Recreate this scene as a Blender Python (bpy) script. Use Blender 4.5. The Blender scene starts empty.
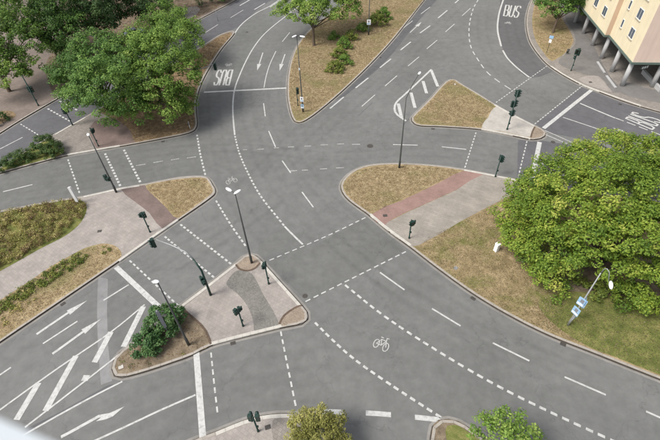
import bpy, bmesh, math, random
import numpy as np
from mathutils import Vector, Matrix
random.seed(7); rng = np.random.default_rng(11)
scn = bpy.context.scene
col = scn.collection

# ------------------------------------------------------------------ camera
# calibration: 24.5 mm equivalent lens, 38 m above the road, looking 45 degrees down
CAMH, FPX = 38.0, 450.0
CX, CY = 330.0, 220.0
dn = np.array([20.0, 449.0, FPX]); dn /= np.linalg.norm(dn)       # straight down, in camera axes
fw = np.array([0, 0, 1.0]) - dn * dn[2]; fw /= np.linalg.norm(fw)
rt = np.cross(dn, fw)
def ray(px, py):
    r = np.array([px - CX, py - CY, FPX])
    return np.array([r @ rt, r @ fw, -(r @ dn)])
def P(px, py, z=0.0):
    r = ray(px, py); t = (z - CAMH) / r[2]
    return Vector((r[0] * t, r[1] * t, z))
def G(px, py):
    p = P(px, py); return (p.x, p.y)
cd = bpy.data.cameras.new('camera'); cam = bpy.data.objects.new('camera', cd); col.objects.link(cam)
cd.sensor_width = 36; cd.lens = FPX / 660 * 36; cd.clip_start = 0.05; cd.clip_end = 3000
def axis(v): return Vector((v @ rt, v @ fw, -(v @ dn)))
X, Y, Z = axis(np.array([1., 0, 0])), axis(np.array([0, -1., 0])), axis(np.array([0, 0, -1.]))
M = Matrix((X, Y, Z)).transposed().to_4x4(); M.translation = (0, 0, CAMH); cam.matrix_world = M
cd.dof.use_dof = True; cd.dof.focus_distance = 55; cd.dof.aperture_fstop = 5.6
scn.camera = cam

# ------------------------------------------------------------------ sky and sun (thin overcast, high soft sun)
SUN_EL, SUN_AZ = 54, -112          # azimuth clockwise from +Y
w = bpy.data.worlds.new('World'); scn.world = w; w.use_nodes = True
nt = w.node_tree; bg = nt.nodes['Background']
sky = nt.nodes.new('ShaderNodeTexSky'); sky.sky_type = 'NISHITA'; sky.sun_disc = False
sky.sun_elevation = math.radians(SUN_EL); sky.sun_rotation = math.radians(SUN_AZ)
sky.air_density = 1.0; sky.dust_density = 3.0; sky.ozone_density = 1.0
hs = nt.nodes.new('ShaderNodeHueSaturation'); hs.inputs['Saturation'].default_value = 0.35
nt.links.new(sky.outputs[0], hs.inputs['Color']); nt.links.new(hs.outputs[0], bg.inputs[0])
bg.inputs[1].default_value = 0.115
sd = bpy.data.lights.new('sun', 'SUN'); sd.energy = 1.9; sd.angle = math.radians(22); sd.color = (1, .95, .87)
sun = bpy.data.objects.new('sun', sd); col.objects.link(sun)
az, el = math.radians(SUN_AZ), math.radians(SUN_EL)
sdir = Vector((math.sin(az) * math.cos(el), math.cos(az) * math.cos(el), math.sin(el)))
sun.rotation_euler = sdir.to_track_quat('Z', 'Y').to_euler(); sun.location = sdir * 100
vs = scn.view_settings
vs.view_transform = 'Standard'; vs.look = 'None'; vs.gamma = 1; vs.use_curve_mapping = False
vs.exposure = 0.75

# ------------------------------------------------------------------ materials
def base_mat(name):
    m = bpy.data.materials.new(name); m.use_nodes = True
    n = m.node_tree.nodes; l = m.node_tree.links
    return m, n, l, n['Principled BSDF']
def coords(n, l, scale=(1, 1, 1)):
    tc = n.new('ShaderNodeNewGeometry'); mp = n.new('ShaderNodeMapping'); mp.inputs['Scale'].default_value = scale
    l.new(tc.outputs['Position'], mp.inputs[0]); return mp.outputs[0]
def noise(n, l, co, scale, detail=4, rough=.6, dist=0):
    t = n.new('ShaderNodeTexNoise'); t.inputs['Scale'].default_value = scale; t.inputs['Detail'].default_value = detail
    t.inputs['Roughness'].default_value = rough; t.inputs['Distortion'].default_value = dist
    l.new(co, t.inputs['Vector']); return t.outputs['Fac']
def ramp(n, l, fac, stops):
    r = n.new('ShaderNodeValToRGB'); e = r.color_ramp.elements
    while len(e) < len(stops): e.new(.5)
    for k, (p, c) in enumerate(stops):
        e[k].position = p; e[k].color = (*c, 1) if len(c) == 3 else c
    l.new(fac, r.inputs[0]); return r.outputs[0]
def mix(n, l, fac, a, b, mode='MIX'):
    m = n.new('ShaderNodeMix'); m.data_type = 'RGBA'; m.blend_type = mode
    for s, v in ((m.inputs[0], fac), (m.inputs[6], a), (m.inputs[7], b)):
        if hasattr(v, 'is_linked'): l.new(v, s)
        elif isinstance(v, tuple): s.default_value = (*v, 1) if len(v) == 3 else v
        else: s.default_value = v
    return m.outputs[2]
def bump(n, l, b, h, strength=.3, dist=.02):
    bp = n.new('ShaderNodeBump'); bp.inputs['Strength'].default_value = strength; bp.inputs['Distance'].default_value = dist
    l.new(h, bp.inputs['Height']); l.new(bp.outputs[0], b.inputs['Normal'])
def g3(v): return (v, v, v)

def asphalt(name, c, var=.12, tint=(1, 1, 1), seed=0):
    m, n, l, b = base_mat(name); co = coords(n, l)
    big = noise(n, l, co, .09 + seed * .013, 5, .6); mid = noise(n, l, co, .9, 5, .7); fine = noise(n, l, co, 38, 2, .8)
    lo = tuple(c * t * (1 - var) for t in tint); hi = tuple(c * t * (1 + var) for t in tint)
    k = ramp(n, l, big, [(.3, lo), (.7, hi)])
    k = mix(n, l, .55, k, ramp(n, l, mid, [(.25, g3(.7)), (.75, g3(1.27))]), 'MULTIPLY')
    k = mix(n, l, .6, k, ramp(n, l, fine, [(.3, g3(.55)), (.72, g3(1.45))]), 'MULTIPLY')
    # oil spots and small stains
    sp = noise(n, l, co, 2.3, 2, .5, 1.5)
    k = mix(n, l, ramp(n, l, sp, [(.68, g3(0)), (.78, g3(.45))]), k, tuple(c * t * .6 for t in tint))
    # hairline cracks
    v = n.new('ShaderNodeTexVoronoi'); v.feature = 'DISTANCE_TO_EDGE'; v.inputs['Scale'].default_value = .13
    wp = n.new('ShaderNodeMix'); wp.data_type = 'VECTOR'
    nz = n.new('ShaderNodeTexNoise'); nz.inputs['Scale'].default_value = .5; nz.inputs['Detail'].default_value = 5; l.new(co, nz.inputs['Vector'])
    wp.inputs[0].default_value = .12
    sc = n.new('ShaderNodeVectorMath'); sc.operation = 'SCALE'; sc.inputs['Scale'].default_value = 30; l.new(nz.outputs['Color'], sc.inputs[0])
    l.new(co, wp.inputs[4]); l.new(sc.outputs[0], wp.inputs[5]); l.new(wp.outputs[1], v.inputs['Vector'])
    k = mix(n, l, ramp(n, l, v.outputs['Distance'], [(0, g3(.35)), (.006, g3(0))]), k, g3(c * .45))
    l.new(k, b.inputs['Base Color']); b.inputs['Roughness'].default_value = .88; b.inputs['Specular IOR Level'].default_value = .3
    bump(n, l, b, fine, .25, .01); return m
def ground_mat(name, stops, scale=1.2, fine=(.6, 1.4), bumpd=.05, patch=None):
    m, n, l, b = base_mat(name); co = coords(n, l)
    a = noise(n, l, co, scale, 6, .68, .4); f = noise(n, l, co, 14, 4, .75)
    k = ramp(n, l, a, stops)
    if patch:
        pz = noise(n, l, co, .22, 4, .6, .3); k = mix(n, l, ramp(n, l, pz, [(.5, g3(0)), (.66, g3(.8))]), k, patch)
    k = mix(n, l, .85, k, ramp(n, l, f, [(.3, g3(fine[0])), (.7, g3(fine[1]))]), 'MULTIPLY')
    l.new(k, b.inputs['Base Color']); b.inputs['Roughness'].default_value = .95; b.inputs['Specular IOR Level'].default_value = .1
    bump(n, l, b, f, .6, bumpd); return m
def paving(name, c, rot=0, bw=.5, bh=.25, mortar=.7, var=.16, msize=.012, tint2=None):
    m, n, l, b = base_mat(name)
    tc = n.new('ShaderNodeNewGeometry'); mp = n.new('ShaderNodeMapping'); mp.inputs['Rotation'].default_value = (0, 0, rot)
    l.new(tc.outputs['Position'], mp.inputs[0]); co = mp.outputs[0]
    t = n.new('ShaderNodeTexBrick'); t.inputs['Scale'].default_value = 1; t.inputs['Brick Width'].default_value = bw
    t.inputs['Row Height'].default_value = bh; t.inputs['Mortar Size'].default_value = msize; t.inputs['Mortar Smooth'].default_value = .3
    c2 = tint2 or tuple(x * (1 - var) for x in c)
    t.inputs['Color1'].default_value = (*c, 1); t.inputs['Color2'].default_value = (*c2, 1)
    t.inputs['Mortar'].default_value = (*[x * mortar for x in c], 1); l.new(co, t.inputs['Vector'])
    a = noise(n, l, co, .5, 6, .7); f = noise(n, l, co, 22, 3, .7)
    k = mix(n, l, .8, t.outputs['Color'], ramp(n, l, a, [(.28, g3(.72)), (.72, g3(1.2))]), 'MULTIPLY')
    k = mix(n, l, .7, k, ramp(n, l, f, [(.3, g3(.75)), (.7, g3(1.22))]), 'MULTIPLY')
    l.new(k, b.inputs['Base Color']); b.inputs['Roughness'].default_value = .9; b.inputs['Specular IOR Level'].default_value = .25
    bump(n, l, b, t.outputs['Fac'], .4, -.01); return m
def plain(name, c, rough=.6, metal=0, var=.12, scale=3, spec=.4):
    m, n, l, b = base_mat(name)
    tc = n.new('ShaderNodeTexCoord'); a = noise(n, l, tc.outputs['Object'], scale, 5, .7)
    k = ramp(n, l, a, [(.25, tuple(x * (1 - var) for x in c)), (.75, tuple(min(1, x * (1 + var)) for x in c))])
    l.new(k, b.inputs['Base Color']); b.inputs['Roughness'].default_value = rough; b.inputs['Metallic'].default_value = metal
    b.inputs['Specular IOR Level'].default_value = spec; return m
def paint_mat(name, c=.78, wear=.5, tint=(1, 1, .97)):
    m, n, l, b = base_mat(name); co = coords(n, l)
    a = noise(n, l, co, 2.6, 6, .75); f = noise(n, l, co, 26, 3, .75)
    k = ramp(n, l, a, [(.3, tuple(c * .82 * t for t in tint)), (.65, tuple(c * t for t in tint))])
    l.new(k, b.inputs['Base Color']); b.inputs['Roughness'].default_value = .7
    tr = n.new('ShaderNodeBsdfTransparent'); ms = n.new('ShaderNodeMixShader')
    ad = n.new('ShaderNodeMath'); ad.operation = 'MULTIPLY_ADD'; ad.inputs[1].default_value = .55; l.new(a, ad.inputs[0]); 
    mu = n.new('ShaderNodeMath'); mu.operation = 'MULTIPLY'; mu.inputs[1].default_value = .45; l.new(f, mu.inputs[0]); l.new(mu.outputs[0], ad.inputs[2])
    op = ramp(n, l, ad.outputs[0], [(.30 + .14 * wear, g3(.6)), (.42 + .12 * wear, g3(1))])
    l.new(op, ms.inputs[0]); l.new(tr.outputs[0], ms.inputs[1]); l.new(b.outputs[0], ms.inputs[2])
    l.new(ms.outputs[0], n['Material Output'].inputs[0]); return m
def track_mat(name, c, strength):
    m, n, l, b = base_mat(name); co = coords(n, l)
    uv = n.new('ShaderNodeUVMap'); sx = n.new('ShaderNodeSeparateXYZ'); l.new(uv.outputs[0], sx.inputs[0])
    pr = ramp(n, l, sx.outputs['X'], [(0, g3(0)), (.35, g3(1)), (.65, g3(1)), (1, g3(0))])
    en = ramp(n, l, sx.outputs['Y'], [(0, g3(0)), (.15, g3(1)), (.85, g3(1)), (1, g3(0))])
    a = ramp(n, l, noise(n, l, co, .5, 5, .7), [(.3, g3(.25)), (.7, g3(1))])
    k = mix(n, l, 1.0, mix(n, l, 1.0, pr, en, 'MULTIPLY'), a, 'MULTIPLY')
    mu = n.new('ShaderNodeMath'); mu.operation = 'MULTIPLY'; mu.inputs[1].default_value = strength; l.new(k, mu.inputs[0])
    tr = n.new('ShaderNodeBsdfTransparent'); ms = n.new('ShaderNodeMixShader')
    b.inputs['Base Color'].default_value = (*c, 1); b.inputs['Roughness'].default_value = .85
    l.new(mu.outputs[0], ms.inputs[0]); l.new(tr.outputs[0], ms.inputs[1]); l.new(b.outputs[0], ms.inputs[2])
    l.new(ms.outputs[0], n['Material Output'].inputs[0]); return m
def leaf_mat(name, stops, trans=.25, rough=.6):
    m, n, l, b = base_mat(name)
    at = n.new('ShaderNodeAttribute'); at.attribute_name = 'tone'
    k = ramp(n, l, at.outputs['Fac'], stops)
    l.new(k, b.inputs['Base Color']); b.inputs['Roughness'].default_value = rough; b.inputs['Specular IOR Level'].default_value = .3
    ts = n.new('ShaderNodeBsdfTranslucent'); l.new(k, ts.inputs[0]); ms = n.new('ShaderNodeMixShader'); ms.inputs[0].default_value = trans
    l.new(b.outputs[0], ms.inputs[1]); l.new(ts.outputs[0], ms.inputs[2]); l.new(ms.outputs[0], n['Material Output'].inputs[0]); return m

MT = {}
MT['road'] = asphalt('asphalt_old', .152, .13, (1, 1.005, .975))
MT['dark'] = asphalt('asphalt_bus_lane', .105, .10, (1, 1, 1.03), 1)
MT['mid'] = asphalt('asphalt_relaid', .138, .12, (1, 1.01, .97), 2)
MT['blue'] = asphalt('asphalt_blue_grey', .112, .10, (1, .99, 1.05), 3)
MT['pale'] = asphalt('trench_fill', .235, .16, (1, 1, 1), 4)
MT['path'] = asphalt('asphalt_path', .16, .12, (1.05, 1, .95), 5)
MT['track'] = track_mat('tyre_wear', g3(.09), .075)
MT['trackl'] = track_mat('polished_lane', g3(.22), .35)
MT['paint'] = paint_mat('road_paint', .51, .6)
MT['paintf'] = paint_mat('road_paint_faded', .45, .95)
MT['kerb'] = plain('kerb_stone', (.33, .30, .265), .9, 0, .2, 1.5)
MT['kerbf'] = plain('kerb_face_dark', (.07, .06, .05), .9, 0, .3, 2)  # dark tone for kerb front faces and the strip at their foot
MT['kerbp'] = plain('dropped_kerb_concrete', (.46, .44, .40), .9, 0, .18, 1.5)
MT['gutter'] = asphalt('gutter_concrete', .22, .16, (1.05, 1, .92), 6)
MT['dry'] = ground_mat('dry_grass', [(.3, (.17, .125, .07)), (.5, (.29, .22, .125)), (.68, (.41, .33, .205))], 1.8, (.5, 1.5), .06, (.20, .185, .08))
MT['verge'] = ground_mat('verge_grass', [(.3, (.15, .12, .06)), (.5, (.28, .215, .12)), (.7, (.40, .31, .19))], 1.0, (.6, 1.4), .06, (.12, .14, .035))
MT['green'] = ground_mat('green_grass', [(.3, (.09, .11, .03)), (.5, (.15, .165, .05)), (.7, (.26, .23, .095))], .9, (.6, 1.4), .06)
MT['litter'] = ground_mat('leaf_litter', [(.3, (.10, .072, .045)), (.5, (.21, .15, .09)), (.7, (.34, .255, .155))], 1.6, (.5, 1.5), .06)
MT['litter_shaded'] = ground_mat('plaza_litter_shaded', [(.3, (.08, .063, .045)), (.5, (.155, .12, .085)), (.7, (.25, .195, .14))], 1.2, (.5, 1.5), .06)  # greyer leaf litter, with the shade of the trees put into its darker colour
MT['soil'] = ground_mat('soil', [(.3, (.10, .08, .055)), (.5, (.19, .15, .105)), (.7, (.28, .23, .165))], 1.2, (.6, 1.4), .06)
MT['slab'] = paving('pale_slabs', (.335, .303, .278), .62, .35, .35, .78, .13, .016)
MT['setrow'] = paving('brown_sett_row', (.16, .115, .085), .4, .16, .16, .6, .3, .02)
MT['slabl'] = paving('light_slabs', (.43, .405, .37), .62, .5, .5, .85, .1)
MT['slabw'] = paving('worn_slabs', (.27, .245, .22), .62, .3, .3, .68, .18, .018)
MT['slabe'] = paving('grey_path_slabs', (.31, .28, .245), .50, 1.0, .3, .8, .12, .022)
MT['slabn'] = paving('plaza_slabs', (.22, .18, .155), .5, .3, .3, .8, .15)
MT['pink'] = paving('pink_cycle_path', (.30, .195, .17), .50, .2, .1, .85, .14)
MT['red'] = paving('brown_cycle_path', (.20, .15, .135), .62, .2, .1, .8, .16)
MT['cobble'] = paving('dark_cobbles', (.235, .225, .205), .3, .18, .16, .7, .3, .02)
MT['tip'] = paving('small_setts', (.36, .29, .225), .9, .16, .13, .6, .3, .02)
MT['dkgreen'] = plain('signal_green', (.012, .035, .028), .45)
MT['pole'] = plain('dark_pole_paint', (.05, .053, .05), .5)
MT['gal'] = plain('galvanised_steel', (.30, .31, .31), .5, .4)
MT['grey'] = plain('grey_sign_back', (.22, .23, .25), .6)
MT['white'] = plain('white_enamel', (.82, .82, .82), .4)
MT['blue_p'] = plain('poster_blue', (.30, .47, .66), .5, 0, .5, 7)
MT['lensr'] = plain('lens_red', (.18, .02, .015), .25); MT['lensy'] = plain('lens_amber', (.2, .09, .01), .25); MT['lensg'] = plain('lens_green', (.01, .12, .07), .25)
MT['bark'] = plain('bark', (.10, .075, .055), .95, 0, .4, 5)
MT['iron'] = plain('cast_iron', (.062, .056, .05), .7, 0, .3, 6)

# ------------------------------------------------------------------ builders
def link(o, parent=None):
    col.objects.link(o)
    if parent is not None: o.parent = parent
    return o
def mesh_obj(name, verts, faces, mat, parent=None, uv=None, smooth=False):
    me = bpy.data.meshes.new(name); me.from_pydata([tuple(v) for v in verts], [], faces)
    if mat is not None: me.materials.append(mat)
    if uv is not None:
        ul = me.uv_layers.new(name='UVMap')
        for lp in me.loops: ul.data[lp.index].uv = uv[lp.vertex_index]
    if smooth: me.polygons.foreach_set('use_smooth', [True] * len(me.polygons))
    me.update()
    return link(bpy.data.objects.new(name, me), parent)
def tag(o, label, cat, group=None):
    o['label'] = label; o['category'] = cat
    if group: o['group'] = group
    return o
def struct(o): o['kind'] = 'structure'; return o
def thing(name, label, cat, loc, group=None):
    o = bpy.data.objects.new(name, None); o.empty_display_size = .3; o.location = loc; col.objects.link(o)
    return tag(o, label, cat, group)
class MB:
    def __init__(s, origin=(0, 0, 0)): s.v = []; s.f = []; s.o = Vector(origin)
    def box(s, c, size, rz=0, M=None):
        c = Vector(c); R = M if M is not None else Matrix.Rotation(rz, 3, 'Z'); b = len(s.v)
        for dx in (-.5, .5):
            for dy in (-.5, .5):
                for dz in (-.5, .5): s.v.append(c + R @ Vector((dx * size[0], dy * size[1], dz * size[2])) - s.o)
        s.f += [tuple(b + i for i in q) for q in ((0, 1, 3, 2), (4, 6, 7, 5), (0, 4, 5, 1), (2, 3, 7, 6), (0, 2, 6, 4), (1, 5, 7, 3))]; return s
    def tube(s, pts, rad, n=10, cap=True):
        pts = [Vector(p) for p in pts]; rs = rad if isinstance(rad, (list, tuple)) else [rad] * len(pts); b = len(s.v); up = None
        for i, p in enumerate(pts):
            t = (pts[min(i + 1, len(pts) - 1)] - pts[max(i - 1, 0)]).normalized()
            if up is None: up = t.orthogonal().normalized()
            u = (up - t * up.dot(t)).normalized(); up = u; v = t.cross(u)
            for k in range(n):
                a = 2 * math.pi * k / n; s.v.append(p + (u * math.cos(a) + v * math.sin(a)) * rs[i] - s.o)
        for i in range(len(pts) - 1):
            for k in range(n): s.f.append((b + i * n + k, b + i * n + (k + 1) % n, b + (i + 1) * n + (k + 1) % n, b + (i + 1) * n + k))
        if cap: s.f.append(tuple(b + k for k in reversed(range(n)))); s.f.append(tuple(b + (len(pts) - 1) * n + k for k in range(n)))
        return s
    def ell(s, c, r, M=None, nu=12, nv=8):
        b = len(s.v); c = Vector(c)
        for j in range(nv + 1):
            th = math.pi * j / nv
            for i in range(nu):
                ph = 2 * math.pi * i / nu; q = Vector((r[0] * math.sin(th) * math.cos(ph), r[1] * math.sin(th) * math.sin(ph), r[2] * math.cos(th)))
                s.v.append(c + (M @ q if M is not None else q) - s.o)
        for j in range(nv):
            for i in range(nu): s.f.append((b + j * nu + i, b + (j + 1) * nu + i, b + (j + 1) * nu + (i + 1) % nu, b + j * nu + (i + 1) % nu))
        return s
    def build(s, name, mat, parent=None, smooth=False, bevel=0):
        o = mesh_obj(name, s.v, s.f, mat, parent, smooth=smooth)
        if bevel:
            md = o.modifiers.new('bevel', 'BEVEL'); md.width = bevel; md.segments = 2; md.limit_method = 'ANGLE'
        return o
def crom(pts, closed=False, sub=5):
    """centripetal Catmull-Rom through ground points"""
    p = [np.array(q[:2], float) for q in pts]; n = len(p); out = []
    if n < 3: return [tuple(q) for q in p]
    rngi = range(n) if closed else range(n - 1)
    for i in rngi:
        p1, p2 = p[i], p[(i + 1) % n]
        p0 = p[i - 1] if (closed or i > 0) else 2 * p1 - p2
        p3 = p[(i + 2) % n] if (closed or i + 2 < n) else 2 * p2 - p1
        t = [0]
        for a, b in ((p0, p1), (p1, p2), (p2, p3)): t.append(t[-1] + max(1e-6, np.linalg.norm(b - a) ** .5))
        for k in range(sub):
            s = t[1] + (t[2] - t[1]) * k / sub
            A1 = (t[1] - s) / (t[1] - t[0]) * p0 + (s - t[0]) / (t[1] - t[0]) * p1
            A2 = (t[2] - s) / (t[2] - t[1]) * p1 + (s - t[1]) / (t[2] - t[1]) * p2
            A3 = (t[3] - s) / (t[3] - t[2]) * p2 + (s - t[2]) / (t[3] - t[2]) * p3
            B1 = (t[2] - s) / (t[2] - t[0]) * A1 + (s - t[0]) / (t[2] - t[0]) * A2
            B2 = (t[3] - s) / (t[3] - t[1]) * A2 + (s - t[1]) / (t[3] - t[1]) * A3
            out.append(tuple((t[2] - s) / (t[2] - t[1]) * B1 + (s - t[1]) / (t[2] - t[1]) * B2))
    if not closed: out.append(tuple(p[-1]))
    return out
def gp(pts, closed=False, sub=5): return crom([G(*q) for q in pts], closed, sub)
def resample(pts, step):
    p = np.array(pts); d = np.r_[0, np.cumsum(np.hypot(*np.diff(p, axis=0).T))]; n = max(1, int(round(d[-1] / step)))
    s = np.linspace(0, d[-1], n + 1); return np.c_[np.interp(s, d, p[:, 0]), np.interp(s, d, p[:, 1])]
def area(p): return .5 * sum(a[0] * b[1] - b[0] * a[1] for a, b in zip(p, p[1:] + p[:1]))
def sheet(name, poly, z, mat, parent=None):
    if area(poly) < 0: poly = poly[::-1]
    return mesh_obj(name, [(x, y, z) for x, y in poly], [tuple(range(len(poly)))], mat, parent)
def strip(name, pts, width, z, mat, parent=None, uv=False):
    p = np.array(pts, float); t = np.gradient(p, axis=0) if len(p) > 2 else np.tile(p[1] - p[0], (2, 1))
    t /= np.linalg.norm(t, axis=1)[:, None]; nn = np.c_[-t[:, 1], t[:, 0]] * width / 2
    v = []; f = []; uvs = []
    for i in range(len(p)):
        v += [(*(p[i] + nn[i]), z), (*(p[i] - nn[i]), z)]; uvs += [(0, i / (len(p) - 1)), (1, i / (len(p) - 1))]
        if i: f.append((2 * i - 2, 2 * i - 1, 2 * i + 1, 2 * i))
    return mesh_obj(name, v, f, mat, parent, uvs if uv else None)

# ------------------------------------------------------------------ ground and road
ground = struct(mesh_obj('ground', [(-900, -900, -.15), (900, -900, -.15), (900, 900, -.15), (-900, 900, -.15)], [(0, 1, 2, 3)], MT['verge']))
road = struct(mesh_obj('road', [(-260, -60, 0), (260, -60, 0), (260, 330, 0), (-260, 330, 0)], [(0, 1, 2, 3)], MT['road']))
Z_P, Z_T, Z_G, Z_M = .003, .006, .009, .012
def patch(pts, m, name='asphalt_patch', sub=1): return sheet(name, gp(pts, True, sub), Z_P, MT[m], road)
patch([(504, -6), (500, 8), (498.5, 22), (499, 36), (503, 49), (513, 64), (530, 78), (560, 64), (535, 50), (527, 34), (524, 18), (530, -6)], 'dark', sub=4)
patch([(424, -2), (440, -4), (420, 19), (407, 35), (393, 53), (380, 67), (365, 80), (345, 96), (333, 101), (353, 82), (374, 60.5), (393, 40), (408, 21)], 'dark')
patch([(536, 124), (583, 86), (625, 101), (700, 123), (700, 160), (640, 150), (590, 141), (546, 132)], 'blue')
patch([(518, 140), (541, 140.5), (600, 149), (700, 166), (700, 208), (620, 197), (560, 188), (517, 181)], 'blue')
patch([(257, 254), (259, 243), (284, 227), (310, 248), (350, 226), (369, 217), (405, 250), (356, 276), (308, 303), (290, 285)], 'mid')
patch([(-60, 172), (0, 135), (57, 101), (125, 62), (194, 23.5), (231, 4), (262, -13), (285, -9), (258, 9), (238, 27), (222, 34), (206, 44), (150, 78), (85, 118), (51, 137), (0, 172)], 'blue')
patch([(205, 91), (213, 68), (224, 49), (240, 28), (262, 8), (275, 24), (255, 46), (242, 72), (235, 90)], 'mid')
patch([(0, 174), (67, 157), (120, 148), (190, 135), (197, 136), (205, 176), (178, 178), (120, 188), (60, 200), (0, 210)], 'mid')
patch([(98, 277), (108, 279), (107, 310), (108, 345), (112, 381), (101, 385), (98, 350), (97, 310)], 'pale', 'trench_patch')
patch([(20, 432), (60, 412), (108, 385), (116, 384), (122, 379), (122, 383), (90, 399), (60, 415), (28, 434)], 'dark')
# tyre wear along the lanes
tracks = [([(-20, 372), (60, 318), (130, 272), (200, 228), (240, 215)], 1.3), ([(-20, 392), (60, 338), (130, 293), (180, 262), (240, 226), (300, 180)], 1.3),
          ([(60, 452), (110, 418), (170, 392), (240, 372), (330, 358), (420, 372)], 1.4), ([(110, 456), (170, 424), (240, 398), (330, 392)], 1.4),
          ([(250, 60), (246, 90), (250, 125), (270, 175), (320, 230), (390, 285), (480, 340), (600, 398)], 1.3),
          ([(284, 62), (274, 90), (277, 120), (300, 165), (345, 215), (420, 272), (520, 330), (640, 382)], 1.3),
          ([(220, 60), (214, 95), (216, 130), (224, 170), (245, 215), (290, 260)], 1.3),
          ([(440, 4), (400, 42), (350, 85), (300, 130), (240, 190), (180, 240)], 1.3), ([(470, -6), (430, 34), (385, 78), (335, 120), (270, 180)], 1.3),
          ([(0, 182), (80, 168), (160, 152), (240, 148), (330, 156), (420, 152), (500, 160), (540, 168)], 1.3), ([(0, 200), (80, 186), (180, 168)], 1.2),
          ([(486, 0), (482, 30), (492, 60), (520, 90), (560, 108), (620, 128)], 1.3), ([(512, 0), (511, 30), (522, 55), (552, 80), (600, 100), (650, 118)], 1.3),
          ([(420, 138), (470, 140), (520, 150)], 1.4), ([(300, 205), (360, 262), (450, 318), (560, 366), (660, 404)], 1.2)]
for pts, wd in tracks:
    c = resample(gp(pts, False, 10), 1.5)
    for off in (-.85, .85):
        t = np.gradient(c, axis=0); t /= np.linalg.norm(t, axis=1)[:, None]
        strip('tyre_track', c + np.c_[-t[:, 1], t[:, 0]] * off, wd * .62, Z_T + random.random() * .0015, MT['track'], road, True)
# dark sealed seams
for pts in ([(358, 116), (372, 103)],
            [(404, 124), (418, 110), (452, 78)]):
    strip('sealed_seam', resample(gp(pts), 1.5), .09, Z_T + .0025, MT['dark'], road)

# ------------------------------------------------------------------ road markings (flat paint on the road)
MK = [0]
def zm():
    MK[0] += 1; return Z_M + (MK[0] % 9) * .0007          # each marking a hair above or below its neighbours
def line(pts, width=.13, m='paint', name='lane_line'): return strip(name, resample(gp(pts, False, 8), 1.0), width, zm(), MT[m], road)
def dash(a, b, width=.15, m='paint', name='lane_dash'): return strip(name, [G(*a), G(*b)], width, zm(), MT[m], road)
def dotted(pts, pitch, width, ratio=.6, m='paint', n=None, name='dotted_line'):
    c = resample(gp(pts, False, 10), .1); d = np.r_[0, np.cumsum(np.hypot(*np.diff(c, axis=0).T))]
    n = n or max(1, int(round(d[-1] / pitch))); pitch = d[-1] / (n - 1 + ratio); v = []; f = []
    for i in range(n):
        jit = random.uniform(-.03, .03) * pitch; s = np.linspace(i * pitch + jit, i * pitch + ratio * pitch + jit, 3)
        p = np.c_[np.interp(s, d, c[:, 0]), np.interp(s, d, c[:, 1])]
        t = p[2] - p[0]; t = t / (np.linalg.norm(t) + 1e-9); nn = np.array([-t[1], t[0]]) * width / 2; b = len(v)
        for q in p: v += [(*(q + nn), Z_M), (*(q - nn), Z_M)]
        f += [(b, b + 1, b + 3, b + 2), (b + 2, b + 3, b + 5, b + 4)]
    return mesh_obj(name, v, f, MT[m], road)
# stop lines
for a, b, wd in [((116, 267), (160, 308), .55), ((196.3, 353), (202.8, 437), .55), ((204, 92.2), (286.4, 88), .42), ((543.5, 128.3), (591.5, 90), .55), ((539.6, 142), (532.5, 178), .6)]:
    dash(a, b, wd, name='stop_line')
# crossing and guide lines made of short blocks
for pts, pit, wd in [([(129.6, 260.5), (178.5, 306)], .72, .22), ([(164.7, 236.5), (214, 277.5)], .62, .26), ([(180.4, 224.4), (231, 264)], .62, .28), ([(216, 200.6), (229, 222), (245.6, 246)], .72, .26),
                     ([(235, 136), (239, 152), (247, 171), (260, 195), (284, 225.6)], .72, .27), ([(197, 134.8), (200.5, 155), (205.3, 175)], .75, .3), ([(68, 159.5), (79.5, 193)], .75, .24),
                     ([(105, 153.5), (120.3, 186)], .72, .36), ([(124, 149.8), (140.3, 182.3)], .72, .36), ([(20.5, 124), (38.5, 135)], .8, .22), ([(47.7, 108.6), (70, 121.2)], .8, .32), ([(59.5, 101), (77, 110)], .8, .32),
                     ([(269.2, 260.5), (330, 234.6), (365.5, 217.5)], .9, .14), ([(305.4, 301.7), (355, 277), (406, 251.6)], .9, .15), ([(345, 285), (380, 313), (420, 340), (500, 387.3), (612, 440.5), (670, 465)], .88, .28),
                     ([(315, 322.6), (332.5, 340), (354.5, 359.4), (391, 385), (441, 417.6)], .78, .27), ([(280.7, 331.5), (288, 368), (295.7, 406)], .85, .17), ([(211, 352.5), (214, 382), (217.5, 412.5)], .8, .16),
                     ([(476, 132.5), (464.8, 167.8)], .75, .17), ([(496, 102.5), (551, 63)], .75, .16), ([(534.7, 124), (582.6, 85.6)], .75, .17), ([(527, 141), (517.5, 180)], .75, .17)]:
    dotted(pts, pit, wd * (.82 if wd > .2 else .95))
dotted([(478, 0), (473.5, 8), (469.7, 22.5), (469, 35), (471.3, 48), (477.5, 59), (487.5, 72.5), (497.5, 80.7), (511, 89.5)], 2.6, .2, .55)
dotted([(615.5, 118), (637, 126), (700, 150)], 1.7, .2, .72)
dotted([(319, 411.5), (345, 412.3), (381, 414), (441, 420)], 3.2, .42, .52, name='give_way_line')
for a, b in [((243, 149.8), (247, 149.6)), ((257, 149.4), (264, 149)), ((274, 148), (279, 147.7)), ((288, 147), (294, 146.8)), ((304.5, 146.2), (311, 146)), ((320.5, 145), (328, 144.7)), ((337, 144.1), (344, 143.8)), ((352, 144.4), (360, 144.3)),
             ((290, 171), (297, 170.6)), ((302, 170.3), (308, 170)), ((320, 169), (327, 168.7)), ((336, 168), (344, 167.7)), ((136, 165.6), (145.4, 164.2)), ((153.4, 162.7), (163, 161)), ((171, 160), (179, 158.7)), ((187, 158), (196, 156.8))]:
    dash(a, b, .15, 'paintf')
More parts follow.
